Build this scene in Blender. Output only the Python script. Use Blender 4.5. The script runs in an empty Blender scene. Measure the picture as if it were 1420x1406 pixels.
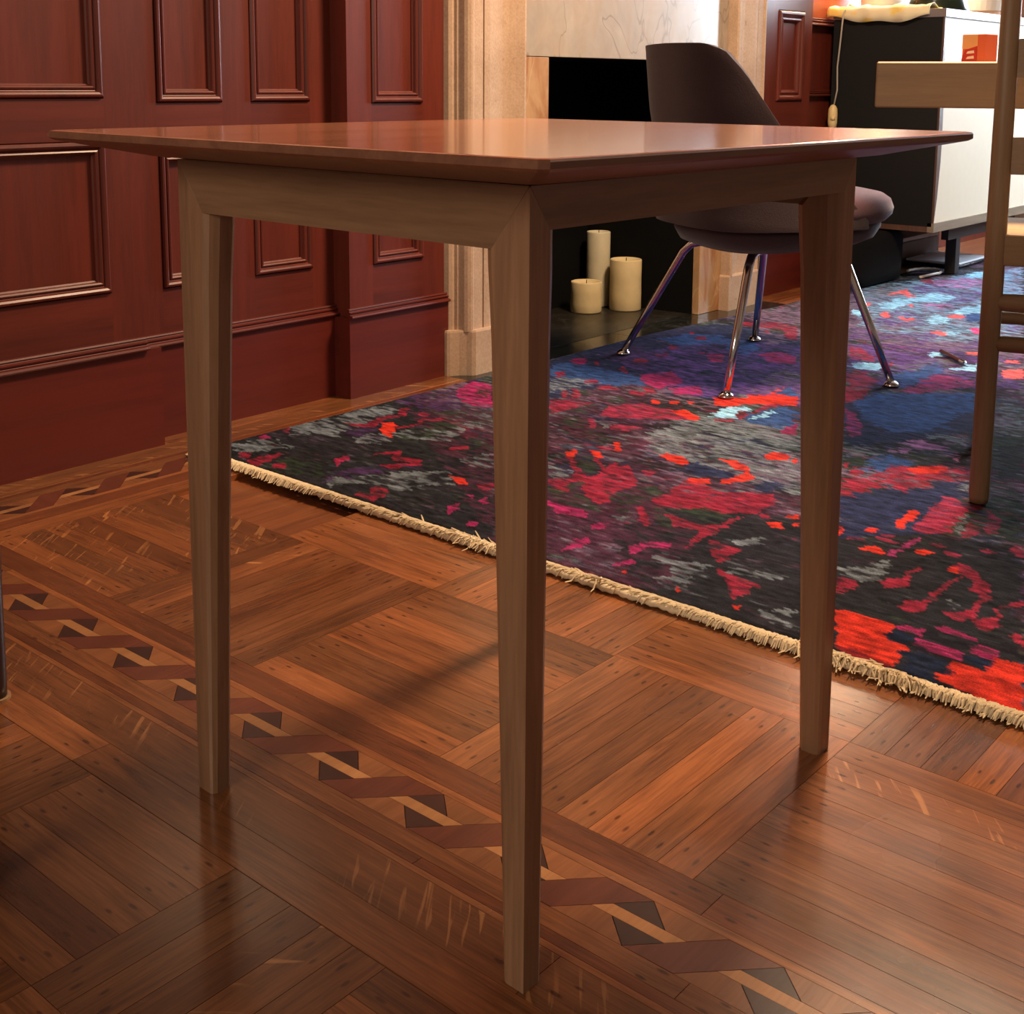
import bpy, math, random
import numpy as np
from mathutils import Vector, Matrix

random.seed(7)
np.random.seed(7)
SC = bpy.context.scene
COL = SC.collection
PI = math.pi

# ------------------------------------------------------------------ camera
F_PX, PX, PY = 1737.72, 707.66, 386.88          # focal length and principal point of the cropped photo
RIGHT = Vector((0.650185, -0.759753, 0.0059))
DOWN = Vector((-0.11373, -0.10502, -0.98795))
FWD = Vector((0.75122, 0.64168, -0.15469))
cam_d = bpy.data.cameras.new('camera')
cam = bpy.data.objects.new('camera', cam_d)
COL.objects.link(cam)
cam_d.sensor_fit = 'HORIZONTAL'
cam_d.sensor_width = 36.0
cam_d.lens = F_PX * 36.0 / 1420.0
cam_d.shift_x = (710.0 - PX) / 1420.0
cam_d.shift_y = -(703.0 - PY) / 1420.0
cam_d.clip_start = 0.02
_m = Matrix.Identity(3)
for i in range(3):
    _m[i][0] = RIGHT[i]; _m[i][1] = -DOWN[i]; _m[i][2] = -FWD[i]
_q = _m.to_quaternion(); _q.normalize()
cam.matrix_world = Matrix.Translation((0, 0, 0.79)) @ _q.to_matrix().to_4x4()
SC.camera = cam

# ------------------------------------------------------------------ world, lights, exposure
SC.view_settings.view_transform = 'Standard'
SC.view_settings.look = 'None'
SC.view_settings.gamma = 1.0
SC.view_settings.use_curve_mapping = False
SC.view_settings.exposure = 0.0

W = bpy.data.worlds.new('world'); SC.world = W
W.use_nodes = True
W.node_tree.nodes['Background'].inputs[0].default_value = (1.0, 0.80, 0.62, 1)
W.node_tree.nodes['Background'].inputs[1].default_value = 0.20

def area(name, loc, target, size, power, color, size_y=None):
    d = bpy.data.lights.new(name, 'AREA'); d.energy = power; d.color = color
    if size_y: d.shape = 'RECTANGLE'; d.size = size; d.size_y = size_y
    else: d.shape = 'DISK'; d.size = size
    o = bpy.data.objects.new(name, d); COL.objects.link(o)
    o.location = loc
    o.rotation_euler = (Vector(target) - Vector(loc)).to_track_quat('-Z', 'Y').to_euler()
    return o

# pendant lamp over the dining table, daylight from the window on the right, warm lamp in the hall behind
area('pendant_light', (2.75, 1.0, 2.4), (2.6, 1.1, 0.0), 0.45, 100, (1.0, 0.70, 0.45))
area('window_daylight', (7.04, 1.05, 1.56), (3.1, 1.4, 0.6), 1.6, 190, (0.74, 0.87, 1.0), 1.5)
area('hall_light', (-2.6, 0.9, 2.0), (1.0, 1.0, 0.3), 1.3, 52, (1.0, 0.84, 0.66))

# ------------------------------------------------------------------ helpers
def lin(c):
    return tuple(((v / 255.0) / 12.92 if v / 255.0 <= 0.04045 else ((v / 255.0 + 0.055) / 1.055) ** 2.4) for v in c)

class MB:
    """collects geometry in world (or parent-local) coordinates, builds ONE mesh object"""
    def __init__(s): s.v = []; s.f = []
    def add(s, vs, fs):
        n = len(s.v); s.v += [tuple(p) for p in vs]; s.f += [tuple(i + n for i in f) for f in fs]; return s
    def box(s, x0, x1, y0, y1, z0, z1):
        return s.add([(x0,y0,z0),(x1,y0,z0),(x1,y1,z0),(x0,y1,z0),(x0,y0,z1),(x1,y0,z1),(x1,y1,z1),(x0,y1,z1)],
                     [(0,3,2,1),(4,5,6,7),(0,1,5,4),(1,2,6,5),(2,3,7,6),(3,0,4,7)])
    def cbox(s, x0, x1, y0, y1, z0, z1, c=0.002):
        """box with chamfered edges, 26 faces"""
        b = []
        X, Y, Z = (x0, x1), (y0, y1), (z0, z1)
        idx = {}
        for i in (0, 1):
            for j in (0, 1):
                for k in (0, 1):
                    sx, sy, sz = (1, -1)[i], (1, -1)[j], (1, -1)[k]
                    for a in range(3):
                        p = [X[i] + sx * c, Y[j] + sy * c, Z[k] + sz * c]
                        p[a] = (X[i], Y[j], Z[k])[a]
                        idx[(i, j, k, a)] = len(b); b.append(tuple(p))
        f = []
        for a in range(3):
            u, w = (a + 1) % 3, (a + 2) % 3
            for e in (0, 1):
                q = []
                for (p, r) in ((0, 0), (1, 0), (1, 1), (0, 1)):
                    t = [0, 0, 0]; t[a] = e; t[u] = p; t[w] = r
                    q.append(idx[(t[0], t[1], t[2], a)])
                f.append(tuple(q if e else q[::-1]))
            for p in (0, 1):
                for r in (0, 1):
                    t0 = [0, 0, 0]; t0[u] = p; t0[w] = r; t1 = list(t0); t1[a] = 1
                    q = [idx[(*t0, u)], idx[(*t1, u)], idx[(*t1, w)], idx[(*t0, w)]]
                    f.append(tuple(q if p != r else q[::-1]))
        for i in (0, 1):
            for j in (0, 1):
                for k in (0, 1):
                    q = [idx[(i, j, k, a)] for a in range(3)]
                    f.append(tuple(q[::-1] if (i + j + k) % 2 else q))
        return s.add(b, f)
    def prism(s, poly, z0, z1):
        """vertical prism over a 2d polygon (counter-clockwise)"""
        n = len(poly)
        vs = [(p[0], p[1], z0) for p in poly] + [(p[0], p[1], z1) for p in poly]
        fs = [tuple(range(n))[::-1], tuple(range(n, 2 * n))] + [(i, (i + 1) % n, n + (i + 1) % n, n + i) for i in range(n)]
        return s.add(vs, fs)
    def loft(s, rings, cap0=True, cap1=True, closed=True):
        n = len(rings[0]); vs = [p for r in rings for p in r]; fs = []
        for k in range(len(rings) - 1):
            for i in range(n if closed else n - 1):
                j = (i + 1) % n
                fs.append((k * n + i, k * n + j, (k + 1) * n + j, (k + 1) * n + i))
        if cap0: fs.append(tuple(range(n))[::-1])
        if cap1: fs.append(tuple(range((len(rings) - 1) * n, len(rings) * n)))
        return s.add(vs, fs)
    def tube(s, pts, r, n=10, cap=True):
        pts = [Vector(p) for p in pts]; rr = r if isinstance(r, (list, tuple)) else [r] * len(pts)
        rings = []; up = None
        for i, p in enumerate(pts):
            t = (pts[min(i + 1, len(pts) - 1)] - pts[max(i - 1, 0)]).normalized()
            if up is None:
                up = Vector((0, 0, 1)) if abs(t.z) < 0.9 else Vector((1, 0, 0))
            a = (up - t * up.dot(t)).normalized(); b = t.cross(a); up = a
            rings.append([p + (a * math.cos(2 * PI * k / n) + b * math.sin(2 * PI * k / n)) * rr[i] for k in range(n)])
        return s.loft(rings, cap, cap)
    def lathe(s, prof, cx, cy, n=32):
        rings = [[(cx + r * math.cos(2 * PI * k / n), cy + r * math.sin(2 * PI * k / n), z) for k in range(n)] for r, z in prof]
        return s.loft(rings)
    def build(s, name, mat, parent=None, smooth=False, bevel=0, seg=2, local=False, kind=None, sub=0):
        v = np.array(s.v, dtype=float)
        lo, hi = v.min(0), v.max(0)
        org = np.array([(lo[0] + hi[0]) / 2, (lo[1] + hi[1]) / 2, lo[2]])
        me = bpy.data.meshes.new(name)
        me.from_pydata([tuple(p) for p in (v - org)], [], s.f)
        me.update()
        o = bpy.data.objects.new(name, me); COL.objects.link(o)
        if mat: me.materials.append(mat)
        if parent is not None:
            o.parent = parent
            o.location = Vector(org) if local else Vector(org) - wloc(parent)
        else:
            o.location = Vector(org)
        if smooth:
            me.polygons.foreach_set('use_smooth', [True] * len(me.polygons))
        if bevel:
            m = o.modifiers.new('bevel', 'BEVEL'); m.width = bevel; m.segments = seg; m.limit_method = 'ANGLE'; m.angle_limit = math.radians(40)
            if hasattr(m, 'harden_normals'): m.harden_normals = False
        if sub:
            m = o.modifiers.new('sub', 'SUBSURF'); m.levels = sub; m.render_levels = sub
        if kind: o['kind'] = kind
        return o

def wloc(o):
    p = Vector((0, 0, 0))
    while o is not None:
        p += o.location; o = o.parent
    return p

def tag(o, label, cat, group=None):
    o['label'] = label; o['category'] = cat
    if group: o['group'] = group
    return o

def thing(name, loc, label, cat, rz=0.0, group=None):
    o = bpy.data.objects.new(name, None); COL.objects.link(o)
    o.empty_display_size = 0.05
    o.location = loc; o.rotation_euler = (0, 0, rz)
    return tag(o, label, cat, group)

# ------------------------------------------------------------------ materials
class NT:
    def __init__(s, name):
        s.m = bpy.data.materials.new(name); s.m.use_nodes = True; s.t = s.m.node_tree
        s.b = s.t.nodes['Principled BSDF']
    def n(s, typ, **kw):
        nd = s.t.nodes.new(typ)
        for k, v in kw.items(): setattr(nd, k, v)
        return nd
    def l(s, a, b): s.t.links.new(a, b)
    def set(s, sock, val):
        if isinstance(val, bpy.types.NodeSocket): s.l(val, sock)
        elif isinstance(val, (tuple, list)) and len(val) == 3 and sock.type == 'RGBA': sock.default_value = (*val, 1)
        else: sock.default_value = val
    def math(s, op, a, b=0.0, c=None, clamp=False):
        nd = s.n('ShaderNodeMath', operation=op, use_clamp=clamp); s.set(nd.inputs[0], a); s.set(nd.inputs[1], b)
        if c is not None: s.set(nd.inputs[2], c)
        return nd.outputs[0]
    def mix(s, f, a, b, mode='MIX'):
        nd = s.n('ShaderNodeMix', data_type='RGBA', blend_type=mode); s.set(nd.inputs[0], f); s.set(nd.inputs[6], a); s.set(nd.inputs[7], b)
        return nd.outputs[2]
    def coord(s, which='Object'): return s.n('ShaderNodeTexCoord').outputs[which]
    def map(s, v, scale=(1, 1, 1), loc=(0, 0, 0), rot=(0, 0, 0)):
        nd = s.n('ShaderNodeMapping'); s.l(v, nd.inputs[0]); nd.inputs[1].default_value = loc; nd.inputs[2].default_value = rot; nd.inputs[3].default_value = scale
        return nd.outputs[0]
    def noise(s, v, scale=5, detail=4, rough=0.5, dist=0.0, out=0):
        nd = s.n('ShaderNodeTexNoise'); s.l(v, nd.inputs['Vector']); nd.inputs['Scale'].default_value = scale
        nd.inputs['Detail'].default_value = detail; nd.inputs['Roughness'].default_value = rough; nd.inputs['Distortion'].default_value = dist
        return nd.outputs[out]
    def ramp(s, f, stops):
        nd = s.n('ShaderNodeValToRGB'); s.l(f, nd.inputs[0]); e = nd.color_ramp.elements
        while len(e) < len(stops): e.new(0.5)
        for x, (p, c) in zip(e, stops):
            x.position = p; x.color = (*c, 1) if len(c) == 3 else c
        return nd.outputs[0]
    def rng(s, f, a, b, c=0.0, d=1.0):
        nd = s.n('ShaderNodeMapRange'); s.l(f, nd.inputs[0])
        for i, x in enumerate((a, b, c, d)): nd.inputs[i + 1].default_value = x
        return nd.outputs[0]
    def vadd(s, a, b):
        nd = s.n('ShaderNodeVectorMath', operation='ADD'); s.set(nd.inputs[0], a); s.set(nd.inputs[1], b); return nd.outputs[0]
    def bump(s, h, strength=0.2, dist=0.001):
        nd = s.n('ShaderNodeBump'); s.l(h, nd.inputs['Height']); nd.inputs['Strength'].default_value = strength; nd.inputs['Distance'].default_value = dist
        s.l(nd.outputs[0], s.b.inputs['Normal'])
    def out(s, color, rough=0.5, metal=0.0, coat=0.0, coat_rough=0.1, spec=0.5, sheen=0.0):
        s.set(s.b.inputs['Base Color'], color); s.set(s.b.inputs['Roughness'], rough)
        s.b.inputs['Metallic'].default_value = metal
        s.b.inputs['Coat Weight'].default_value = coat; s.b.inputs['Coat Roughness'].default_value = coat_rough
        s.b.inputs['Specular IOR Level'].default_value = spec
        s.b.inputs['Sheen Weight'].default_value = sheen
        return s.m

def plain(name, rgb, rough=0.5, metal=0.0, var=0.12, scale=30, **kw):
    t = NT(name); c = lin(rgb)
    f = t.noise(t.coord(), scale, 3)
    col = t.mix(f, tuple(v * (1 - var) for v in c), tuple(min(1, v * (1 + var)) for v in c))
    return t.out(col, rough, metal, **kw)

def wood(name, dark, light, axis='X', rough=0.35, coat=0.0, fine=1.0, spec=0.5, coat_rough=0.12, broad=0.35, objcol=False, bump=0.06):
    t = NT(name)
    v = t.coord()
    info = t.n('ShaderNodeObjectInfo')
    off = t.n('ShaderNodeCombineXYZ')
    for i in range(3): t.l(t.math('MULTIPLY', info.outputs['Random'], (37.0, 91.0, 53.0)[i]), off.inputs[i])
    sc = {'X': (1.6, 26, 26), 'Y': (26, 1.6, 26), 'Z': (26, 26, 1.6)}[axis]
    vv = t.vadd(v, off.outputs[0])
    g1 = t.noise(t.map(vv, tuple(a * 1.0 for a in sc)), 1.6, 5, 0.6, 0.6)
    g2 = t.noise(t.map(vv, tuple(a * 6.0 * fine for a in sc)), 1.6, 3, 0.6)
    g3 = t.noise(t.map(vv, tuple(a * 0.25 for a in sc)), 1.5, 2, 0.5, 1.0)
    f = t.math('ADD', t.math('MULTIPLY', g1, 0.55), t.math('ADD', t.math('MULTIPLY', g2, 0.30), t.math('MULTIPLY', g3, broad)))
    col = t.ramp(f, [(0.36, lin(dark)), (0.82, lin(light))])
    if objcol: col = t.mix(1.0, col, info.outputs['Color'], 'MULTIPLY')
    t.bump(g2, bump, 0.001)
    return t.out(col, rough, 0, coat, coat_rough, spec)

# ================================================================== FLOOR
def parquet_mat(name, dark, light, flake=0.0):
    """oak strip: grain along local X, half length in the object colour's alpha, dark nail plugs near both ends"""
    t = NT(name); v = t.coord(); info = t.n('ShaderNodeObjectInfo')
    off = t.n('ShaderNodeCombineXYZ')
    for i in range(3): t.l(t.math('MULTIPLY', info.outputs['Random'], (37.0, 91.0, 53.0)[i]), off.inputs[i])
    vv = t.vadd(v, off.outputs[0])
    g1 = t.noise(t.map(vv, (4, 45, 20)), 1.5, 5, 0.62, 0.8)
    g2 = t.noise(t.map(vv, (14, 320, 60)), 1.2, 3, 0.6)
    g3 = t.noise(t.map(vv, (3, 9, 5)), 1.2, 2, 0.5, 0.4)
    f = t.math('ADD', t.math('MULTIPLY', g1, 0.5), t.math('ADD', t.math('MULTIPLY', g2, 0.34), t.math('MULTIPLY', g3, 0.30)))
    col = t.ramp(f, [(0.38, lin(dark)), (0.80, lin(light))])
    if flake > 0:
        # medullary ray flecks: pale wavy marks lying across the grain
        w = t.noise(t.map(t.map(vv, rot=(0, 0, 0.9)), (9, 95, 20)), 1.0, 2, 0.5, 0.7)
        m = t.rng(w, 0.60, 0.67, 0, flake)
        n2 = t.noise(t.map(vv, (5, 12, 5)), 1.0, 1)
        m = t.math('MULTIPLY', m, t.rng(n2, 0.40, 0.55, 0, 1))
        col = t.mix(m, col, lin((205, 140, 85)))
    col = t.mix(1.0, col, info.outputs['Color'], 'MULTIPLY')
    # nail plugs
    sx = t.n('ShaderNodeSeparateXYZ'); t.l(v, sx.inputs[0])
    ax = t.math('ABSOLUTE', sx.outputs[0]); y = sx.outputs[1]
    sgn = t.math('SIGN', sx.outputs[0])
    L = info.outputs['Alpha']
    def plug(dx, dy, a, b):
        ex = t.math('DIVIDE', t.math('SUBTRACT', ax, t.math('SUBTRACT', L, dx)), a)
        ey = t.math('DIVIDE', t.math('SUBTRACT', t.math('MULTIPLY', y, sgn), dy), b)
        d = t.math('ADD', t.math('MULTIPLY', ex, ex), t.math('MULTIPLY', ey, ey))
        d = t.math('ADD', d, t.math('MULTIPLY', t.math('SUBTRACT', g1, 0.5), 1.6))
        return t.rng(d, 0.2, 1.3, 0.7, 0.0)
    p = t.math('MAXIMUM', plug(0.026, 0.009, 0.0075, 0.0024), plug(0.038, -0.010, 0.006, 0.0021))
    col = t.mix(p, col, lin((44, 20, 10)))
    # wear of the varnish: dull patches
    wv = t.noise(t.n('ShaderNodeNewGeometry').outputs['Position'], 3.5, 4, 0.6)
    rough = t.rng(wv, 0.3, 0.7, 0.17, 0.32)
    t.bump(g2, 0.05, 0.001)
    return t.out(col, rough, 0, 0.35, 0.18, 0.5)

M_OAK = parquet_mat('oak_strip', (82, 47, 26), (172, 106, 62))
M_FLAKE = parquet_mat('oak_quartersawn', (86, 49, 27), (156, 95, 54), 0.55)
M_INLAY_RED = wood('inlay_mahogany', (80, 38, 26), (112, 58, 40), 'X', 0.27, 0.35, broad=0.4, objcol=True)
M_INLAY_DARK = wood('inlay_walnut', (40, 22, 18), (66, 38, 32), 'X', 0.27, 0.35, broad=0.4, objcol=True)
M_INLAY_PALE = wood('inlay_maple', (140, 92, 54), (186, 130, 82), 'X', 0.27, 0.35, broad=0.4, objcol=True)
M_INLAY_OAK = wood('inlay_oak', (98, 58, 34), (148, 92, 54), 'X', 0.27, 0.35, broad=0.4, objcol=True)
M_SUB = wood('oak_ground', (84, 46, 26), (160, 94, 54), 'X', 0.4, 0.2)

b = MB(); b.box(-1.6, 7.2, -3.2, 2.9, -0.08, -0.012)
floor = b.build('floor', M_SUB, kind='structure')
FL = wloc(floor)

_strip_cache = {}
def strip_mesh(L, Wd, mat):
    key = (round(L, 4), round(Wd, 4), mat.name)
    if key in _strip_cache: return _strip_cache[key]
    g = 0.00032; c = 0.0
    b = MB(); hx, hy = L / 2 - g, Wd / 2 - g
    b.box(-hx, hx, -hy, hy, -0.0118, 0.0)
    me = bpy.data.meshes.new('strip'); me.from_pydata(b.v, [], b.f); me.update(); me.materials.append(mat)
    _strip_cache[key] = me
    return me

def strip(name, cx, cy, L, Wd, along, mat, tint):
    me = strip_mesh(L, Wd, mat)
    o = bpy.data.objects.new(name, me); COL.objects.link(o)
    o.parent = floor; o.location = Vector((cx, cy, 0.0)) - FL
    o.rotation_euler = (0, 0, (0 if along == 'X' else PI / 2) + (PI if random.random() < 0.5 else 0))
    o.color = (*tint, L / 2)
    return o

def oak_tint(a=0.58, b=1.25):
    k = random.uniform(a, b); h = random.uniform(-0.06, 0.06)
    return (k * (1 + h), k, k * (1 - h))

S = 0.3527 / 8
def block(x0, x1, y0, y1, along, n, flake=False, tints=None):
    for i in range(n):
        m = M_FLAKE if flake or random.random() < 0.04 else M_OAK
        tn = tints[i] if tints else oak_tint()
        if along == 'X':
            w = (y1 - y0) / n; strip('parquet_strip', (x0 + x1) / 2, y0 + w * (i + .5), x1 - x0, w, 'X', m, tn)
        else:
            w = (x1 - x0) / n; strip('parquet_strip', x0 + w * (i + .5), (y0 + y1) / 2, y1 - y0, w, 'Y', m, tn)

XB = [0.997, 1.3497, 1.7024]
YB = [-0.1, 0.2527, 0.6054, 0.9581, 1.3108, 1.6635, 2.0162]
for ci in range(2):
    for ri in range(6):
        al = 'X' if (ci + ri) % 2 == 0 else 'Y'
        if ci == 1 and ri == 5: continue
        tn = None
        if ci == 1 and ri == 1:                        # dark quartersawn boards beside the amber one
            tn = [(0.62, .60, .62)] * 3 + [(1.30, 1.15, .85)] + [(0.70, .62, .60)] * 4
            tn = tn[::-1]
        block(XB[ci], XB[ci + 1], YB[ri], YB[ri + 1], al, 8, flake=(ci == 0 and ri == 5), tints=tn)
strip('border_board', 1.35, (2.0162 + 2.066) / 2, 0.70, 2.066 - 2.0162, 'X', M_OAK, oak_tint(.8, 1))

# the second room's basket-weave field at lower left of the border
LX = [0.7065, 0.485, 0.2635, 0.042]
LY = [0.525, 0.7465, 0.966, 1.233, 1.4545, 1.676]
for ci in range(3):
    for ri in range(5):
        n = 6 if ri == 2 else 5
        al = 'X' if (ci + ri) % 2 == 1 else 'Y'
        k = 5 if al == 'Y' else n
        tn = [oak_tint(0.55, 0.95) for _ in range(8)]
        if ci == 0 and ri == 2: tn[1] = (0.40, .36, .44)
        block(LX[ci + 1], LX[ci], LY[ri], LY[ri + 1], al, k, tints=tn)

# border boards, mitred round the corner of the dining-room field
BANDS = [(0.7070, 0.7580, 'oak', .82), (0.7580, 0.8215, 'flake', .72), (0.8215, 0.8300, 'oak', .9), (0.8300, 0.8440, 'red', .50),
         (0.8440, 0.8700, 'oak', .66), (0.9430, 0.9550, 'oak', .95), (0.9550, 0.9970, 'red', .62)]
def band_mat(kind): return {'oak': M_OAK, 'flake': M_FLAKE, 'dark': M_INLAY_DARK, 'red': M_OAK}[kind]
for x0, x1, kind, tone in BANDS:
    xm = (x0 + x1) / 2
    yend = 2.155 - (xm - 0.907)
    y = -0.15 + random.uniform(-.3, 0)
    while y < yend - 0.01:
        y2 = min(yend, y + random.uniform(0.75, 1.15))
        if yend - y2 < 0.15: y2 = yend
        tn = tuple(c * tone for c in oak_tint(.9, 1.1))
        if kind == 'red': tn = (tn[0] * 1.04, tn[1] * 0.86, tn[2] * 0.84)
        strip('border_board', xm, (y + y2) / 2, y2 - y, x1 - x0, 'Y', band_mat(kind), tn)
        y = y2
    Ym = 2.155 - (xm - 0.907)
    for xa, xe in ((xm, 2.46), (4.06, 4.75)):
        x = xa
        if xa > 3 and Ym < 2.2: continue
        while x < xe - 0.01:
            x2 = min(xe, x + random.uniform(0.75, 1.1))
            if xe - x2 < 0.2: x2 = xe
            tn = tuple(c * tone * 1.15 for c in oak_tint(.9, 1.1))
            if kind == 'red': tn = (tn[0] * 1.04, tn[1] * 0.86, tn[2] * 0.84)
            strip('border_board', (x + x2) / 2, Ym, x2 - x, x1 - x0, 'X', band_mat(kind), tn)
            x = x2

# twisted-ribbon inlay: every piece is cut and laid on its own
UNIT = {'ribbon': ([(.87, 0), (.87, -.056), (.943, -.128), (.943, -.071)], 'R'),
        'low': ([(.87, 0), (.899, -.028), (.899, .032)], 'D'),
        'up': ([(.943, -.128), (.914, -.16), (.914, -.0995)], 'D'),
        'pale': ([(.899, .0569), (.899, -.0282), (.914, -.0428), (.914, .0421)], 'P'),
        'fill_low': ([(.87, .0855), (.87, 0), (.899, .032), (.899, .0569)], 'O'),
        'fill_up': ([(.943, -.128), (.943, -.2125), (.914, -.1843), (.914, -.16)], 'O')}
PMAT = {'R': M_INLAY_RED, 'D': M_INLAY_DARK, 'P': M_INLAY_PALE, 'O': M_INLAY_OAK}
PNAME = {'R': 'inlay_ribbon', 'D': 'inlay_shadow', 'P': 'inlay_centre_strip', 'O': 'inlay_filler'}
PER = 0.1415
_inlay = {}
def inlay(kind, poly, mk, cx, cy, rot, flip):
    key = kind
    if key not in _inlay:
        x0 = sum(p[0] for p in poly) / len(poly); y0 = sum(p[1] for p in poly) / len(poly)
        q = []
        for p in poly:                                  # shrink for the joint
            dx, dy = p[0] - x0, p[1] - y0
            L = math.hypot(dx, dy); k = (L - 0.0006) / L
            q.append((dx * k, dy * k))
        if sum(q[i][0] * q[(i + 1) % len(q)][1] - q[(i + 1) % len(q)][0] * q[i][1] for i in range(len(q))) < 0: q = q[::-1]
        b = MB(); b.prism(q, -0.0118, 0.0)
        me = bpy.data.meshes.new('inlay'); me.from_pydata(b.v, [], b.f); me.update(); me.materials.append(PMAT[mk])
        _inlay[key] = (me, x0, y0)
    me, x0, y0 = _inlay[key]
    o = bpy.data.objects.new(PNAME[mk], me); COL.objects.link(o)
    o.parent = floor
    k = random.uniform(.82, 1.12); o.color = (k, k, k, .03)
    if flip:
        # run along the wall: across-band coordinate maps to -Y, run coordinate maps to X
        o.location = Vector((cx + y0, 2.155 - (x0 - 0.907), 0)) - FL
        o.rotation_euler = (0, 0, -PI / 2)
    else:
        o.location = Vector((x0, cy + y0, 0)) - FL
    return o
for k in range(-7, 8):
    for nm, (poly, mk) in UNIT.items():
        cy = 1.027 + k * PER
        if cy + max(p[1] for p in poly) > 2.10 or cy + min(p[1] for p in poly) < -0.1: continue
        inlay(nm, poly, mk, 0, cy, 0, False)
# wall run: local (x, y) -> flipped so that the world X follows +y and the world Y follows -x
for k in range(-2, 5):
    for nm, (poly, mk) in UNIT.items():
        cx = 1.232 + k * PER
        if cx + min(p[1] for p in poly) < 0.95 or cx + max(p[1] for p in poly) > 1.72: continue
        inlay(nm, poly, mk, cx, 0, 0, True)
b = MB(); b.box(1.7024, 2.46, -0.1, 2.119, -0.012, -0.0004); b.box(1.72, 2.46, 2.119, 2.192, -0.012, -0.0004); b.box(0.997, 6.9, -3.0, -0.1, -0.012, -0.0004); b.box(2.46, 6.9, -0.1, 2.14, -0.012, -0.0004); b.box(4.06, 6.9, 2.14, 2.19, -0.012, -0.0004); b.box(4.75, 6.9, 2.19, 2.42, -0.012, -0.0004)
b.build('covered_floorboards', M_SUB, floor)

# ================================================================== PANELLED WALL
M_MAHOG = wood('mahogany_vertical', (72, 27, 19), (110, 44, 30), 'Z', 0.42, 0.10, broad=0.5, coat_rough=0.2, bump=0.03)
M_MAHOG_H = wood('mahogany_horizontal', (70, 26, 18), (106, 42, 28), 'X', 0.42, 0.10, broad=0.5, coat_rough=0.2, bump=0.03)

PROFILE = [(0.0, -0.004), (0.0015, -0.005), (0.0025, 0.003), (0.005, 0.0075), (0.009, 0.0085), (0.013, 0.006), (0.0155, 0.0005),
           (0.018, -0.0005), (0.0195, 0.002), (0.0225, 0.0035), (0.0255, 0.001), (0.027, -0.006), (0.030, -0.0085), (0.030, -0.0125)]
def moulding(x0, x1, z0, z1, y, parent, k=1.0):
    rings = []
    for d, h in PROFILE:
        d *= k
        rings.append([(x0 + d, y - h, z0 + d), (x1 - d, y - h, z0 + d), (x1 - d, y - h, z1 - d), (x0 + d, y - h, z1 - d)])
    b = MB(); b.loft(rings, False, False)
    o = b.build('panel_moulding', M_MAHOG, parent)
    return o

b = MB(); b.box(-1.6, 2.80, 2.42, 2.56, 0.0, 2.7); b.box(3.69, 7.2, 2.42, 2.56, 0.0, 2.7); b.box(2.80, 3.69, 2.42, 2.56, 0.88, 2.7)
wall = b.build('wall_left', M_MAHOG, kind='structure')

def panelled(x0, x1, y, zb, zt, cols, rows, back=2.42, k=1.0):
    """frame and panel joinery: stiles, rails, sunk panels with applied mouldings. rows = list of (z0, z1) panel heights"""
    # stiles
    edges = [x0] + [e for c in cols for e in c] + [x1]
    for i in range(0, len(edges), 2):
        b = MB(); b.box(edges[i], edges[i + 1], y, back, zb, zt); b.build('stile', M_MAHOG, wall)
    for c0, c1 in cols:
        zs = [zb] + [e for r in rows for e in r] + [zt]
        for i in range(0, len(zs), 2):
            if zs[i + 1] - zs[i] < 1e-4: continue
            b = MB(); b.box(c0, c1, y, back, zs[i], zs[i + 1]); b.build('rail', M_MAHOG_H, wall)
        for r0, r1 in rows:
            b = MB(); b.box(c0, c1, y + 0.012, back, r0, r1); b.build('panel', M_MAHOG, wall)
            moulding(c0, c1, r0, r1, y, wall, k)

YL, YM, YR = 2.318, 2.368, 2.310
panelled(0.30, 1.481, YL, 0.0, 2.7, [(0.70, 1.428)], [(0.349, 0.668), (0.753, 1.75)])
panelled(1.483, 2.087, YM, 0.0, 2.7, [(1.586, 1.760), (1.840, 2.018)], [(0.333, 0.642), (0.742, 1.75)])
panelled(2.087, 2.440, YR, 0.0, 2.7, [(2.167, 2.349)], [(0.331, 0.640), (0.737, 1.75)])
panelled(4.064, 4.482, YR, 0.0, 2.7, [(4.215, 4.418)], [(0.33, 0.62), (0.726, 1.063), (1.17, 1.9)], k=1.5)
b = MB(); b.box(4.482, 7.0, 2.372, 2.42, 0.0, 0.745); b.build('dado_board', M_MAHOG, wall)
b = MB(); b.box(4.482, 7.0, 2.372, 2.42, 0.768, 1.02); b.build('dado_board', M_MAHOG, wall)
M_MAHOG_GLOW = wood('mahogany_lamp_glow', (150, 66, 36), (176, 84, 48), 'X', 0.4, 0.2, broad=.4)  # panelling wood turned orange: the cabinet lamp's glow is put into the colour
b = MB(); b.box(4.482, 7.0, 2.378, 2.42, 1.05, 2.7); b.build('upper_wall_board', M_MAHOG_GLOW, wall)
def rail_moulding(x0, x1, y, z0, z1, d=0.016, name='moulding', mat=None, parent=wall):
    """horizontal moulding with two beads, swept along X"""
    h = z1 - z0
    prof = [(0, 0), (d * .95, 0.0), (d, h * .12), (d * .92, h * .28), (d * .55, h * .34), (d * .5, h * .42), (d * .62, h * .50), (d * .66, h * .62),
            (d * .40, h * .70), (d * .36, h * .78), (d * .45, h * .88), (d * .38, h), (0, h)]
    b = MB(); b.loft([[(x, y - a, z0 + c) for a, c in prof] for x in (x0, x1)], True, True)
    return b.build(name, mat or M_MAHOG_H, parent)
rail_moulding(4.482, 7.0, 2.372, 1.02, 1.05, 0.03)
rail_moulding(4.482, 7.0, 2.372, 0.745, 0.768, 0.02)

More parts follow.
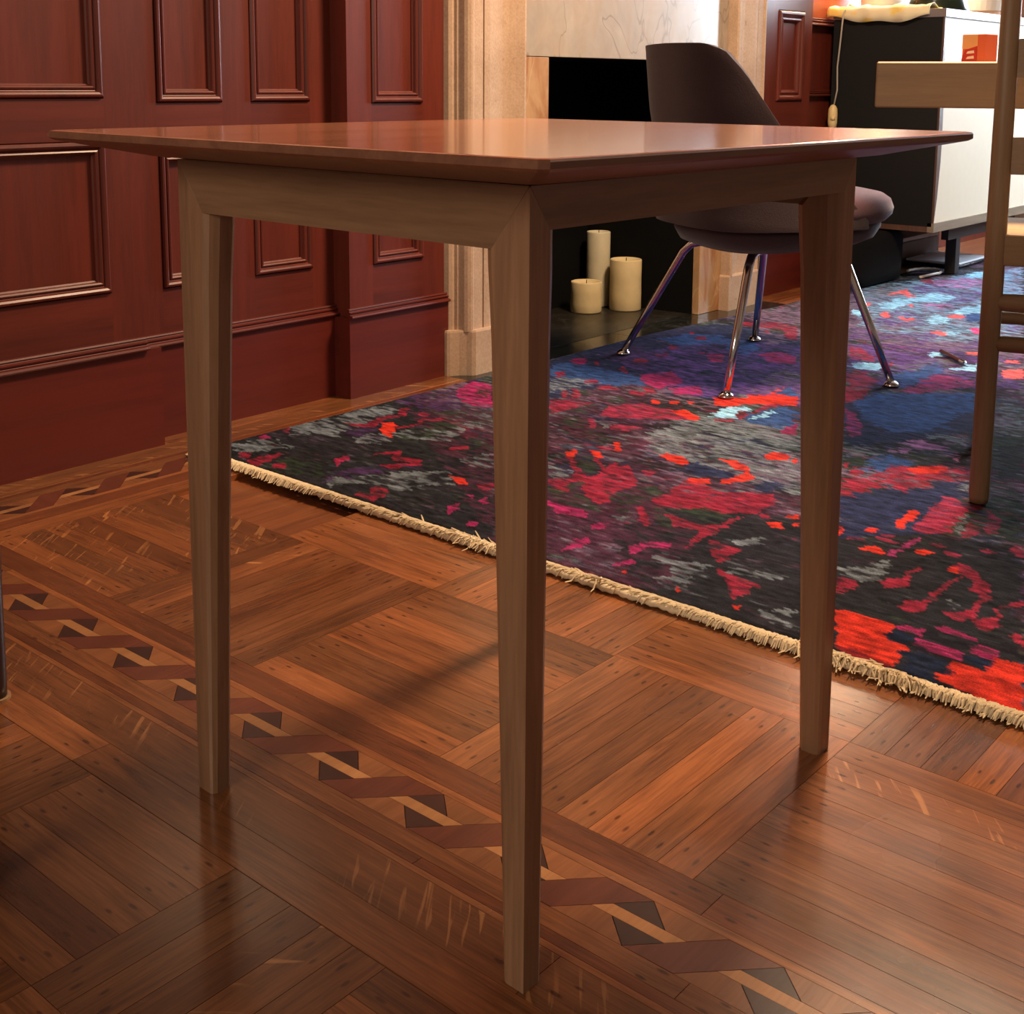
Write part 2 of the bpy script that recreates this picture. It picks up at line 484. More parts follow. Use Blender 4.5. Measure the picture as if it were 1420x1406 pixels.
# skirting: boards standing proud of the panelling, a beaded cap on each
M_BASE = wood('skirting_mahogany', (72, 24, 18), (102, 36, 26), 'X', 0.42, 0.08, broad=0.55, coat_rough=0.25, bump=0.03)
bb = MB(); bb.box(0.30, 1.534, 2.305, YL, 0.0, 0.219)
base = bb.build('baseboard_left', M_BASE, kind='structure')
rail_moulding(0.30, 1.500, YL, 0.219, 0.246, 0.024, 'skirting_cap', M_BASE, base)
for x0, x1, y0, y1, zt in ((1.534, 2.087, 2.355, YM, 0.209), (2.075, 2.440, 2.298, YR, 0.206)):
    b = MB(); b.box(x0, x1, y0, y1, 0.0, zt); b.build('skirting_board', M_BASE, base)
rail_moulding(1.483, 2.087, YM, 0.209, 0.234, 0.022, 'skirting_cap', M_BASE, base)
rail_moulding(2.076, 2.432, YR, 0.206, 0.229, 0.022, 'skirting_cap', M_BASE, base)
b = MB(); b.box(4.082, 4.49, 2.300, YR, 0.0, 0.21); b.build('skirting_board', M_BASE, base)
rail_moulding(4.082, 4.49, YR, 0.21, 0.235, 0.02, 'skirting_cap', M_BASE, base)
b = MB(); b.box(2.075, 2.0869, 2.300, 2.355, 0.0, 0.206); b.build('skirting_return', M_BASE, base)

# ================================================================== FIREPLACE
def stone_mat(name, a, c, rough=0.75, sc=6):
    t = NT(name); v = t.coord()
    n1 = t.noise(v, sc, 5, 0.6); n2 = t.noise(v, 160, 3, 0.6); n3 = t.noise(v, 40, 2)
    f = t.math('ADD', t.math('MULTIPLY', n1, 0.6), t.math('MULTIPLY', n2, 0.4))
    col = t.ramp(f, [(0.32, lin(a)), (0.72, lin(c))])
    spots = t.rng(n3, 0.70, 0.74, 0, 0.35); col = t.mix(spots, col, lin((120, 92, 66)))
    t.bump(n2, 0.25, 0.002)
    return t.out(col, rough, spec=0.3)
M_LIME = stone_mat('limestone', (168, 138, 112), (206, 178, 152))
def marble_mat(name, base, warm, vein, warmth=0.5):
    t = NT(name); v = t.coord('Object')
    n1 = t.noise(v, 7, 5, 0.6, 1.2); n2 = t.noise(t.map(v, (9, 9, 3)), 1.2, 4, 0.55, 1.5)
    col = t.mix(t.rng(n1, 0.35, 0.7), lin(base), lin(tuple(min(255, int(x * 1.12)) for x in base)))
    col = t.mix(t.math('MULTIPLY', t.rng(n2, 0.42, 0.68), warmth), col, lin(warm))
    w = t.noise(t.map(v, (4.6, 4, 2.0), rot=(0, 0.4, 0)), 1.0, 3, 0.55, 0.7)
    cr = t.math('ABSOLUTE', t.math('SUBTRACT', w, 0.5)); cr = t.rng(cr, 0.0, 0.010, 0.42, 0.0)
    col = t.mix(cr, col, lin(vein))
    return t.out(col, 0.22, coat=0.2, coat_rough=0.15)
M_MARB = marble_mat('lintel_marble', (158, 145, 130), (166, 142, 114), (88, 74, 64), 0.45)
M_JAMB = marble_mat('jamb_marble', (170, 134, 96), (150, 86, 44), (206, 184, 150), 0.9)
def slate(name, a, c, rough):
    t = NT(name); v = t.coord(); n = t.noise(v, 9, 5, .6, .6)
    w = t.noise(t.map(v, (3, 5, 3)), 2.0, 5, .6, 1.2); cr = t.rng(t.math('ABSOLUTE', t.math('SUBTRACT', w, .5)), 0, .008, .35, 0)
    col = t.mix(n, lin(a), lin(c)); col = t.mix(cr, col, lin((120, 122, 112)))
    return t.out(col, rough, spec=.5)
M_HEARTH = slate('black_hearth_marble', (20, 21, 19), (38, 38, 34), 0.18)
M_SOOT = plain('soot_black', (13, 13, 13), 0.9, spec=0.1)
M_SLATE = slate('firebox_slate', (26, 24, 21), (42, 39, 34), 0.35)

fire = thing('fireplace', (3.245, 2.25, 0), 'pale limestone fireplace with marble slips around a black firebox opening', 'fireplace')
PLAN = [(2.428, 2.309), (2.432, 2.296), (2.440, 2.290), (2.447, 2.2895), (2.449, 2.281), (2.455, 2.279), (2.458, 2.272), (2.457, 2.262), (2.462, 2.254),
        (2.470, 2.2485), (2.477, 2.2475), (2.482, 2.2505), (2.4855, 2.253), (2.520, 2.2525), (2.5215, 2.258), (2.5235, 2.258), (2.525, 2.2515), (2.545, 2.2500), (2.575, 2.2535), (2.605, 2.2575), (2.630, 2.2560), (2.650, 2.2480),
        (2.664, 2.2390), (2.671, 2.2345), (2.678, 2.2345), (2.682, 2.240), (2.683, 2.40), (2.428, 2.40)]
def mirror(p): return [(6.488 - x, y) for x, y in p][::-1]
for side in (0, 1):
    P = PLAN if side == 0 else mirror(PLAN)
    b = MB(); b.loft([[(x, y, z) for x, y in P] for z in (0.122, 1.30)], True, True)
    b.build('pilaster', M_LIME, fire)
    BP = [(2.416, 2.309), (2.418, 2.290), (2.424, 2.284), (2.448, 2.272), (2.462, 2.2585), (2.470, 2.246), (2.480, 2.240), (2.690, 2.236), (2.690, 2.40), (2.416, 2.40)]
    BP = BP if side == 0 else mirror(BP)
    b = MB(); b.loft([[(x, y, z) for x, y in BP] for z in (0.0003, 0.120)], True, False)
    cx = sum(p[0] for p in BP) / len(BP); cy = sum(p[1] for p in BP) / len(BP)
    b.loft([[(x, y, 0.120) for x, y in BP], [(x + (cx - x) * .02, y + (cy - y) * .04, 0.1255) for x, y in BP]], False, True)
    b.build('pilaster_plinth', M_LIME, fire)
    x0, x1 = ((2.683, 2.828) if side == 0 else (3.664, 3.805))
    b = MB(); b.box(x0 + .0005, x1, 2.275, 2.40, 0.0004, 0.8625); b.build('jamb_slab', M_JAMB, fire, bevel=0.0015)
b = MB(); b.box(2.6835, 3.8045, 2.275, 2.40, 0.864, 1.30); b.build('lintel_slab', M_MARB, fire, bevel=0.0015)
b = MB(); b.box(2.36, 4.13, 2.17, 2.40, 1.30, 1.36); b.box(2.39, 4.10, 2.20, 2.40, 1.27, 1.30); b.build('mantel_shelf', M_LIME, fire, bevel=0.004)
b = MB()
x0, x1, y1, zt = 2.828, 3.664, 2.72, 0.8635
b.add([(x0, 2.30, 0.0), (x0 + .05, y1, 0.0), (x0 + .05, y1, zt), (x0, 2.30, zt), (x1, 2.30, 0.0), (x1 - .05, y1, 0.0), (x1 - .05, y1, zt), (x1, 2.30, zt)],
      [(0, 1, 2, 3), (1, 5, 6, 2), (5, 4, 7, 6), (3, 2, 6, 7)])
b.build('firebox', M_SOOT, fire)
b = MB(); b.box(x0 - .02, x1 + .02, 2.3125, y1 + .02, -0.02, 0.001); b.build('firebox_floor', M_SLATE, fire)
xs = [2.42, 2.79, 3.205, 3.62, 4.07]
for i in range(4):
    b = MB(); b.cbox(xs[i] + .0006, xs[i + 1] - .0006, 2.11, 2.311, -0.012, 0.0002, 0.0008); b.build('hearth_tile', M_HEARTH, fire)

# ceiling (seen only in reflections)
b = MB(); b.box(-1.6, 7.2, -3.2, 2.56, 2.7, 2.78)
b.build('ceiling', plain('ceiling_paint', (196, 186, 170), 0.9), kind='structure')

# wall with the daylight window at the far right end of the room
M_PLASTER = plain('plaster_paint', (188, 170, 150), 0.85, var=.04)
b = MB(); b.box(7.1, 7.2, -3.2, 0.15, 0.0, 2.7); b.box(7.1, 7.2, 1.95, 2.42, 0.0, 2.7); b.box(7.1, 7.2, 0.15, 1.95, 0.0, 0.70); b.box(7.1, 7.2, 0.15, 1.95, 2.42, 2.7)
b.build('wall_right', M_PLASTER, kind='structure')
M_SASH = plain('sash_paint', (226, 220, 208), 0.4, var=.02)
b = MB()
for z0, z1 in ((.70, .76), (1.53, 1.58), (2.36, 2.42)): b.box(7.11, 7.17, 0.15, 1.95, z0, z1)
for y0, y1 in ((.15, .21), (1.03, 1.07), (1.89, 1.95)): b.box(7.11, 7.17, y0, y1, 0.76, 2.36)
win = b.build('window_1', M_SASH, kind='structure')
g = NT('window_glass'); g.b.inputs['Base Color'].default_value = (1, 1, 1, 1); g.b.inputs['Roughness'].default_value = 0.02; g.b.inputs['Transmission Weight'].default_value = 1.0; g.b.inputs['IOR'].default_value = 1.45
for y0, y1 in ((.21, 1.03), (1.07, 1.89)):
    for z0, z1 in ((.76, 1.53), (1.58, 2.36)):
        b = MB(); b.box(7.138, 7.142, y0, y1, z0, z1); b.build('window_pane', g.m, win)

# ================================================================== SIDE TABLE
TBX, TBY, TZT, TZA = 0.5584, 0.4877, 0.7389, 0.7095
OV = 0.0948
WT_X = wood('table_wood_along_x', (86, 57, 40), (140, 102, 76), 'X', 0.36, 0.1, broad=0.5, bump=0.04)
WT_Y = wood('table_wood_along_y', (86, 60, 42), (140, 106, 78), 'Y', 0.36, 0.1, broad=0.5, bump=0.04)
WT_Z = wood('table_wood_upright', (92, 62, 44), (150, 112, 84), 'Z', 0.36, 0.1, broad=0.6, bump=0.04)
WT_TOP = wood('table_wood_lit_top', (168, 96, 68), (220, 146, 110), 'X', 0.20, 0.7, broad=0.6, coat_rough=0.11, bump=0.004)  # table wood lightened: light reflected off the top is put into the colour
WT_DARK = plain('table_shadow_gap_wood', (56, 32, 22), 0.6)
table = thing('side_table', (0.762, 0.631, 0), 'small brown wooden table with a thin-edged glossy top and four tapered legs', 'table', -0.0211)

# top: thin edge, wide under-bevel, faintly bowed sides
def top_ring(inset, z, n=10, r=0.006):
    x0, x1, y0, y1 = -OV + inset, TBX + OV - inset, -OV + inset, TBY + OV - inset
    pts = []
    bow = 0.004
    for (ax, ay), (bx, by), nx, ny in (((x0, y0), (x1, y0), 0, -1), ((x1, y0), (x1, y1), 1, 0), ((x1, y1), (x0, y1), 0, 1), ((x0, y1), (x0, y0), -1, 0)):
        L = math.hypot(bx - ax, by - ay)
        for i in range(n):
            t = (r + (L - 2 * r) * i / (n - 1)) / L
            k = bow * 4 * t * (1 - t)
            pts.append((ax + (bx - ax) * t + nx * k, ay + (by - ay) * t + ny * k, z))
    return pts
b = MB()
b.loft([top_ring(0.075, 0.7125), top_ring(0.004, 0.7290), top_ring(0.0, 0.7315), top_ring(0.0, 0.7365), top_ring(0.0012, 0.7383), top_ring(0.004, TZT)])
tt = b.build('table_top', WT_TOP, table, local=True)
WT_EDGE = wood('table_wood_shaded_edge', (82, 46, 34), (128, 84, 62), 'X', 0.4, 0.1, broad=0.5)  # same wood darkened: shade on edges and under-bevel is put into the colour
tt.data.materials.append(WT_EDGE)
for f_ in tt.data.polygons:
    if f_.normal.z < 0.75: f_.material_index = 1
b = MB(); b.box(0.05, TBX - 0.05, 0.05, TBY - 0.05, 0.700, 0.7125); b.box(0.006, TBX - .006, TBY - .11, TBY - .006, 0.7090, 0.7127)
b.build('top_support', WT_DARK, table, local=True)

def leg_section(z, cxw, cyw, c):
    """outer corner at (0,0), flat outer faces along the axes, the other arrises eased"""
    w, h = cxw, cyw
    return [(0.0, 0.0), (w - c, 0.0), (w - c * .45, c * .28), (w, c), (w, h - c * .8), (w - c * .8, h), (c, h), (c * .28, h - c * .45), (0.0, h - c)]
FX, FY = 0.0255, 0.0415        # flat widths of the outer faces where the aprons meet them
ZAY, ZAX = 0.6555, 0.6725
def leg(sx, sy):
    ox, oy = (0 if sx > 0 else TBX), (0 if sy > 0 else TBY)
    rings = []
    for z, a, d, c in ((0.0, 0.026, 0.0265, 0.006), (0.30, 0.031, 0.0375, 0.0088), (0.58, 0.0365, 0.0495, 0.0122), (0.640, 0.0385, 0.0537, 0.0126), (ZAY, 0.0385, FY + .013, 0.013),
                       (0.664, 0.0385, FY * (TZA - .664) / (TZA - ZAY) + .013, 0.013), (ZAX, FX + .013, FY * (TZA - ZAX) / (TZA - ZAY) + .013, 0.013), (TZA - .012, FX * .012 / (TZA - ZAX) + .012, FY * .012 / (TZA - ZAY) + .012, 0.012), (TZA - .001, 0.0105, 0.0105, 0.010)):
        rings.append([(ox + sx * x, oy + sy * y, z) for x, y in leg_section(z, a, d, c)])
    if sx * sy < 0: rings = [r[::-1] for r in rings]
    b = MB(); b.loft(rings)
    return b.build('leg', WT_Z, table, local=True)
for sx in (1, -1):
    for sy in (1, -1): leg(sx, sy)
# aprons, mitred into the legs, flush outside
def apron_y(sx):
    ox = 0 if sx > 0 else TBX; t = 0.024
    za, zb = 0.6555, TZA
    def ring(y, s):   # end rings: outer-bottom, outer-top, inner-top, inner-bottom
        yb, yt = y + s * FY, y + s * 0.0005
        return [(ox, yb, za), (ox, yt, zb), (ox + sx * t, y + s * t, zb), (ox + sx * t, yb, za)]
    r0, r1 = ring(0, 1), ring(TBY, -1)
    if sx < 0: r0, r1 = r1, r0
    b = MB(); b.loft([r0, r1][::-1] if sx > 0 else [r0, r1][::-1]); return b.build('apron', WT_Y, table, local=True)
def apron_x(sy):
    oy = 0 if sy > 0 else TBY; t = 0.024
    za, zb = 0.6725, TZA
    def ring(x, s):
        xb, xt = x + s * FX, x + s * 0.0005
        return [(xb, oy, za), (xt, oy, zb), (x + s * t, oy + sy * t, zb), (xb, oy + sy * t, za)]
    r0, r1 = ring(0, 1), ring(TBX, -1)
    if sy < 0: r0, r1 = r1, r0
    b = MB(); b.loft([r0, r1]); return b.build('apron', WT_X, table, local=True)
for s in (1, -1):
    apron_y(s); apron_x(s)

# ================================================================== RUG
RUG_BLOBS = [
('K',(1306,1921,1627,2383,1941,2325,2209,2246,1902,1657,1483,1291,1457,1632)),
('P',(2106,2141,2370,2067,2915,1969,1702,1141,1531,1334,1714,1586)),
('P',(1783,1444,2092,1443,2122,1062,1508,744,1482,1199)),
('K',(1717,1227,1940,1205,2127,659,1505,451,1515,770,1482,991)),
('N',(2675,2166,3234,2242,3541,2083,3487,1794,3207,1647,2628,1559,2714,1926,2333,1888)),
('V',(2846,2046,3291,2010,3388,1742,3959,1273,3286,1048,2957,1413,2697,1379,2642,1651)),
('S',(2522,1575,2579,1317,2113,1073,2128,1257,2200,1480)),
('W',(3703,2096,4078,2104,5574,1814,3640,1166,3563,1710,3315,1823)),
('N',(2820,1345,3183,1104,2798,981,2493,1151)),
('N',(2159,1021,2422,856,2096,798,1945,916)),
('G',(2809,968,2927,927,2127,659,2156,731)),
('La',(4569,2097,5529,1799,3959,1273,3705,1424,3773,1737)),
('P',(1792,1434,1886,1266,1783,1048,1526,1021,1562,1249)),
('S',(1862,2199,1975,2177,2094,2154,2055,2087,1964,2085,1796,2031,1787,2111,1732,2126,1792,2177)),
('S',(1610,2172,1657,2153,1705,2133,1674,2056,1615,2080,1571,2108)),
('S',(1583,1838,1682,1765,1777,1695,1738,1627,1668,1653,1630,1678,1622,1758,1556,1796)),
('S',(1818,2006,1874,1990,2041,1898,2086,1873,1927,1838,1887,1929,1795,1943)),
('S',(1846,1717,1946,1708,1847,1616,1842,1681)),
('G',(1913,1969,2000,1969,2060,1952,2044,1895,1913,1877,1882,1912)),
('G',(1523,1981,1637,1992,1639,1909,1583,1838,1561,1900)),
('Pu',(1871,2089,1941,2035,1853,1968,1817,2030)),
('Pu',(2109,2281,2295,2134,2147,1984,2073,2041,2106,2140)),
('Pu',(1565,1823,1637,1853,1705,1835,1779,1752,1751,1725,1661,1788)),
('R2',(1580,2109,1596,2084,1567,2050,1561,2074)),
('R2',(1556,2043,1599,2046,1641,2040,1630,2021,1578,2007,1551,1998,1543,2017)),
('R2',(1579,1993,1599,1974,1574,1947,1563,1966)),
('R2',(1753,2172,1781,2178,1746,2145)),
('M',(1674,2168,1708,2171,1695,2144,1671,2144)),
('R2',(1887,2120,1914,2071,1982,2091,2018,2070,2075,2114,2075,2092,2025,2054,1970,2065,1906,2037,1880,2073)),
('R1',(1941,2048,1967,2030,1929,1988,1874,1944,1879,1980)),
('R2',(1938,2001,1983,1983,2030,2005,2068,1973,2057,1955,2018,1986,1977,1971,1933,1983)),
('R2',(2070,2057,2075,2017,2048,2016,2049,2035)),
('M',(2261,2112,2324,2148,2392,2168,2393,2135,2382,2099,2224,1953,2202,1983,2208,2040)),
('G',(2345,2109,2379,2103,2308,2030,2271,2027)),
('M',(1650,1877,1686,1917,1709,1922,1724,1915,1695,1886,1679,1894)),
('R2',(1652,1879,1685,1914,1704,1922,1714,1916,1697,1894,1682,1897)),
('R2',(1756,1890,1811,1864,1816,1854,1785,1826,1803,1775,1775,1756,1716,1784,1718,1820,1773,1779,1757,1826,1789,1853)),
('R2',(1902,1800,1939,1772,1924,1758,1888,1781)),
('R1',(1763,1664,1768,1621,1743,1600,1736,1615)),
('R2',(1765,1597,1772,1571,1787,1563,1756,1536,1739,1546,1742,1569)),
('R2',(1555,1720,1578,1715,1580,1691,1603,1726,1624,1720,1618,1682,1587,1666,1551,1665,1559,1689)),
('M',(1698,1558,1705,1545,1688,1535)),
('M',(1689,1518,1718,1518,1689,1492,1676,1499)),
('M',(1620,1538,1651,1535,1642,1522,1588,1503)),
('M',(1583,1456,1603,1448,1582,1427,1567,1436)),
('B',(2682,2144,2738,2116,2742,2010,2718,1842,2671,1803,2600,1852,2571,1944,2578,2061)),
('B',(3183,2119,3313,2082,3370,1998,3253,1921,3211,1966,3137,2009)),
('B',(3324,1964,3349,1895,3304,1825,3157,1796,3195,1886)),
('S',(2545,2034,2611,1993,2600,1912,2542,1916,2421,1935)),
('Pu',(2933,2118,3063,2091,2965,1972,2801,1911,2855,2094)),
('M',(2740,1880,2837,1838,2749,1746,2637,1752,2678,1825)),
('M',(2672,1742,2743,1692,2670,1630,2620,1685)),
('M',(3100,1897,3114,1844,3030,1793,3016,1826)),
('M',(3193,1775,3267,1749,3235,1673,3148,1627,3117,1696)),
('M',(2766,2138,2823,2122,2747,2072,2721,2084)),
('R2',(3594,2091,3634,2024,3673,1971,3648,1891,3461,1792,3451,1824,3575,1904,3572,1975,3529,2045)),
('G',(3552,1951,3608,1935,3529,1866,3488,1889)),
('R2',(3544,1960,3520,1920,3467,1891)),
('R2',(2612,2072,2639,2058,2593,2019,2571,2030)),
('R2',(2596,1963,2630,1940,2592,1914,2573,1936)),
('R2',(2891,2010,2918,1981,2882,1957,2856,1986)),
('R2',(2991,2006,3026,1978,2980,1948,2961,1970)),
('R2',(3148,2056,3103,1987,3065,1991)),
('R2',(3286,2048,3309,2023,3265,1996,3249,2022)),
('R2',(3330,2107,3346,2090,3311,2071)),
('R2',(2791,2075,2805,2060,2756,2027)),
('R2',(2797,1982,2772,1942,2726,1912,2757,1959)),
('M',(3103,1930,3107,1907,3071,1891)),
('R2',(2561,1895,2595,1872,2571,1825,2536,1864)),
('R2',(2628,1791,2652,1779,2602,1734,2586,1751)),
('R2',(2504,1929,2503,1901,2427,1845,2417,1855)),
('R2',(2473,1934,2472,1921,2423,1877,2399,1876)),
('R2',(2586,1808,2591,1760,2556,1742,2550,1777)),
('G',(2506,1942,2490,1915,2444,1881,2436,1890)),
('G',(2520,1911,2517,1885,2455,1841,2458,1866)),
('N',(2523,1922,2577,1907,2541,1873,2503,1886)),
('R1',(2651,1594,2684,1585,2715,1551,2775,1512,2834,1518,2882,1523,2794,1491,2817,1452,2753,1419,2617,1571)),
('B',(2825,1513,2895,1493,2817,1452,2797,1488)),
('R3',(2357,1886,2406,1858,2416,1792,2342,1797,2270,1813)),
('R3',(2332,1707,2419,1750,2498,1701,2492,1655,2490,1606,2460,1515,2389,1595,2344,1657)),
('R1',(2480,1604,2515,1590,2470,1516,2442,1523,2456,1568)),
('R3',(2274,1641,2305,1629,2313,1574,2266,1587,2249,1615)),
('R3',(2298,1720,2297,1697,2233,1651,2232,1664)),
('G',(2278,1780,2306,1736,2248,1681,2209,1689,2223,1732)),
('G',(2406,1790,2438,1769,2395,1737,2377,1763)),
('S',(2306,1688,2290,1645,2241,1620,2255,1650)),
('G',(2512,1767,2480,1817,2441,1765,2457,1733)),
('R1',(2558,1666,2573,1649,2546,1634,2534,1648)),
('R1',(2587,1634,2595,1615,2564,1606)),
('R1',(2540,1708,2548,1686,2516,1668,2507,1678)),
('R1',(2599,1562,2639,1584,2656,1552,2712,1544,2774,1517,2768,1482,2819,1453,2728,1405,2703,1446,2653,1515,2612,1521)),
('R3',(2490,1493,2512,1457,2599,1458,2695,1468,2709,1440,2621,1446,2504,1447,2472,1477)),
('L',(2497,1510,2568,1531,2648,1507,2624,1482,2533,1470,2505,1477)),
('B',(2506,1439,2608,1448,2693,1431,2688,1384,2569,1321,2509,1331,2521,1399)),
('L',(2528,1427,2599,1433,2660,1428,2599,1409)),
('M',(2495,1324,2584,1329,2493,1281,2483,1303)),
('S',(2486,1461,2449,1386,2446,1301,2434,1250,2409,1237,2406,1324,2424,1414)),
('S',(2326,1513,2381,1509,2377,1467,2341,1440,2263,1442,2221,1467,2229,1501,2280,1531,2341,1542)),
('G',(2328,1499,2367,1490,2351,1451,2304,1460)),
('S',(2207,1402,2205,1364,2180,1295,2156,1285,2155,1324,2170,1364)),
('S',(2357,1379,2356,1296,2329,1285,2338,1358)),
('N',(2102,1347,2172,1343,2151,1282,2150,1238,2114,1242,2086,1310)),
('R1',(2155,1420,2186,1425,2184,1387,2162,1354,2135,1346,2136,1383)),
('R1',(2219,1319,2237,1290,2212,1241,2177,1216,2181,1257,2210,1300)),
('R1',(2139,1232,2182,1219,2159,1192,2118,1203,2077,1224,2092,1241)),
('R1',(2305,1261,2344,1258,2342,1210,2302,1206,2283,1238)),
('R1',(2310,1197,2337,1196,2290,1172)),
('N',(2099,1174,2147,1179,2174,1149,2126,1126,2085,1139)),
('R1',(2047,1591,2075,1591,2060,1567,2022,1550,2020,1562)),
('R1',(2093,1560,2098,1534,2064,1502,2050,1509)),
('R1',(2172,1554,2177,1538,2127,1502,2123,1516)),
('R3',(2119,1562,2141,1547,2127,1522,2109,1542)),
('R2',(2018,1564,2029,1552,1987,1513,1939,1458,1968,1443,2019,1476,2053,1525,2058,1510,2004,1456,2063,1466,2034,1441,2057,1434,2034,1404,1950,1341,1908,1355,1869,1335,1870,1349,1847,1327,1823,1331,1843,1380,1899,1432,1892,1458,1943,1489)),
('R2',(1871,1499,1898,1486,1902,1464,1847,1424,1829,1427,1841,1464)),
('G',(2033,1558,2058,1529,1987,1457,1941,1455,1979,1503)),
('G',(1883,1451,1911,1436,1849,1389,1807,1311,1786,1304,1778,1374,1808,1451,1837,1460,1836,1419)),
('G',(1862,1342,1941,1335,1979,1300,1956,1277,1915,1283,1853,1290,1839,1313)),
('S',(1942,1545,1955,1512,1912,1479,1886,1500)),
('R3',(2047,1390,2061,1364,2036,1357,2022,1373)),
('R1',(2060,1294,2090,1261,2067,1243,2043,1262,2038,1284)),
('R2',(1906,1277,1965,1274,2053,1294,2050,1245,2036,1211,2091,1116,2060,1102,1983,1113,1927,1130,1922,1181,1889,1249)),
('G',(1972,1242,1993,1210,1980,1178,1966,1209)),
('P',(1966,1193,2003,1136,2017,1090,1967,1085,1944,1156)),
('M',(1774,1426,1771,1382,1774,1333,1759,1321,1751,1366,1751,1405)),
('R2',(1851,1269,1863,1263,1824,1232,1813,1237)),
('R2',(1855,1275,1864,1264,1793,1201,1777,1198,1784,1211)),
('G',(1851,1241,1889,1237,1818,1173,1780,1145,1774,1180)),
('R2',(1854,1214,1861,1198,1853,1133,1878,1105,1939,1103,1928,1093,1841,1090,1782,1088,1725,1093,1813,1108,1828,1125,1812,1166,1834,1184)),
('R2',(1906,1274,1950,1256,2079,1111,2040,1090,1964,1090,1945,1126,1924,1173,1896,1221,1892,1256)),
('G',(1909,1221,1933,1163,1934,1116,1882,1100,1870,1144,1888,1199)),
('R2',(1798,1081,1793,1010,1716,1015)),
('R2',(1696,1006,1681,918,1601,912,1620,933,1654,960)),
('R1',(1583,913,1593,902,1577,897,1573,903)),
('R1',(1576,1011,1589,1007,1573,997)),
('R1',(1579,1110,1593,1105,1576,1095)),
('K',(1721,1091,1800,1088,1725,1024,1708,1017,1712,1063)),
('K',(1649,1001,1687,993,1631,943,1589,914,1574,942,1592,987)),
('S',(1825,1073,1843,1039,1885,1012,1845,1004,1809,1031)),
('S',(1696,995,1724,963,1739,910,1703,917,1692,952)),
('S',(1633,1115,1701,1101,1704,1022,1649,1001,1644,1041,1665,1091)),
('S',(1597,1060,1642,1032,1627,1002,1585,1017)),
('S',(1587,875,1638,827,1567,790,1577,847)),
('R2',(1979,1089,1982,1062,1958,1052,1959,1073)),
('R1',(1941,1048,1960,1027,1934,1013,1925,1037)),
('R1',(2003,1046,2014,1025,1993,1016,1987,1034)),
('R1',(1973,1013,1979,1006,1961,997,1957,1004)),
('M',(1647,1254,1675,1243,1628,1223,1606,1234,1580,1238,1618,1247)),
('M',(1676,1168,1719,1159,1742,1120,1719,1112,1701,1146,1652,1143)),
('M',(1602,1138,1641,1131,1629,1119,1593,1124)),
('M',(1748,1388,1767,1320,1749,1310,1728,1364)),
('M',(1720,1284,1752,1262,1739,1248,1705,1265)),
('S',(1793,1275,1812,1239,1775,1221,1765,1247)),
('S',(4458,2046,4590,1994,4670,1954,4444,1929,4317,1980)),
('L',(4234,1865,4404,1886,4406,1841,4365,1803,4266,1791,4161,1789,4160,1828)),
('L',(4366,1844,4589,1836,4614,1765,4555,1721,4437,1724,4371,1796)),
('L',(4046,1622,4190,1644,4120,1575,4025,1542,3989,1581)),
('L',(4060,1899,4082,1875,3969,1813,3968,1850)),
('L',(4246,1620,4394,1611,4496,1578,4333,1524,4224,1570)),
('B',(4208,1587,4308,1515,4161,1461,4118,1507)),
('L',(5169,1915,5355,1878,5168,1811,5068,1866)),
('V',(4670,1954,4830,1924,4727,1799,4794,1681,4642,1626,4415,1667,4420,1703,4555,1721,4655,1832,4554,1852)),
('Wp',(4896,1951,5061,1874,5025,1762,4859,1702,4774,1817,4772,1890)),
('R2',(4876,1998,4947,1972,4837,1916,4815,1940)),
('V',(3951,1761,4176,1771,4128,1675,3977,1594,3886,1627,3843,1708)),
('V',(3763,1762,3767,1628,3849,1507,3793,1476,3637,1470,3647,1575,3564,1667)),
('Wp',(4324,1766,4397,1728,4395,1650,4316,1638,4259,1681)),
('R4',(4465,1949,4555,1941,4636,1944,4579,1915,4483,1843,4441,1846,4514,1918,4438,1926)),
('R4',(4217,1923,4250,1908,4181,1884,4169,1896)),
('R4',(4298,1795,4313,1779,4245,1755)),
('R4',(4044,1785,4105,1793,4121,1776,4072,1773,4037,1739,3986,1740)),
('R4',(4039,1718,4064,1709,4023,1682,4068,1668,4021,1649,3979,1667)),
('R4',(4178,1602,4221,1592,4210,1549,4169,1540,4138,1573)),
('M2',(4006,1463,4033,1449,3999,1405,3922,1379,3931,1416)),
('R4',(3853,1534,3891,1524,3893,1490,3827,1468,3834,1492)),
('L',(3917,1495,3916,1465,3847,1446,3854,1470)),
('R4',(3634,1332,3660,1291,3623,1277,3597,1314)),
('R3',(3489,1633,3479,1588,3384,1503,3331,1483,3318,1549)),
('L',(3540,1410,3584,1388,3510,1362,3495,1379)),
('B',(3207,1376,3300,1345,3459,1342,3333,1284,3188,1283,3066,1289,3136,1341)),
('R3',(3127,1465,3214,1464,3151,1415,3110,1370,2975,1327,2851,1325,2857,1338)),
('L',(3220,1506,3295,1498,3314,1451,3334,1429,3233,1418,3211,1443)),
('R3',(3327,1437,3348,1427,3298,1407)),
('R3b',(3032,1285,3098,1274,3213,1279,3292,1271,3303,1224,3272,1202,3211,1214,3173,1234,3296,1175,3241,1158,3158,1186,3037,1248)),
('L',(3377,1283,3504,1241,3404,1205,3386,1249)),
('Wp',(4374,1461,4408,1423,4344,1402,4285,1430)),
('V',(4257,1425,4344,1402,4127,1329,4026,1312,4045,1354)),
('R4',(3463,1164,3519,1126,3397,1085,3367,1130)),
('R4',(3607,1203,3615,1169,3581,1161,3563,1188)),
('B',(2855,1324,2973,1312,3160,1125,2976,1056,2905,1080,2785,1058,2705,1082,2650,1127,2689,1182,2757,1246)),
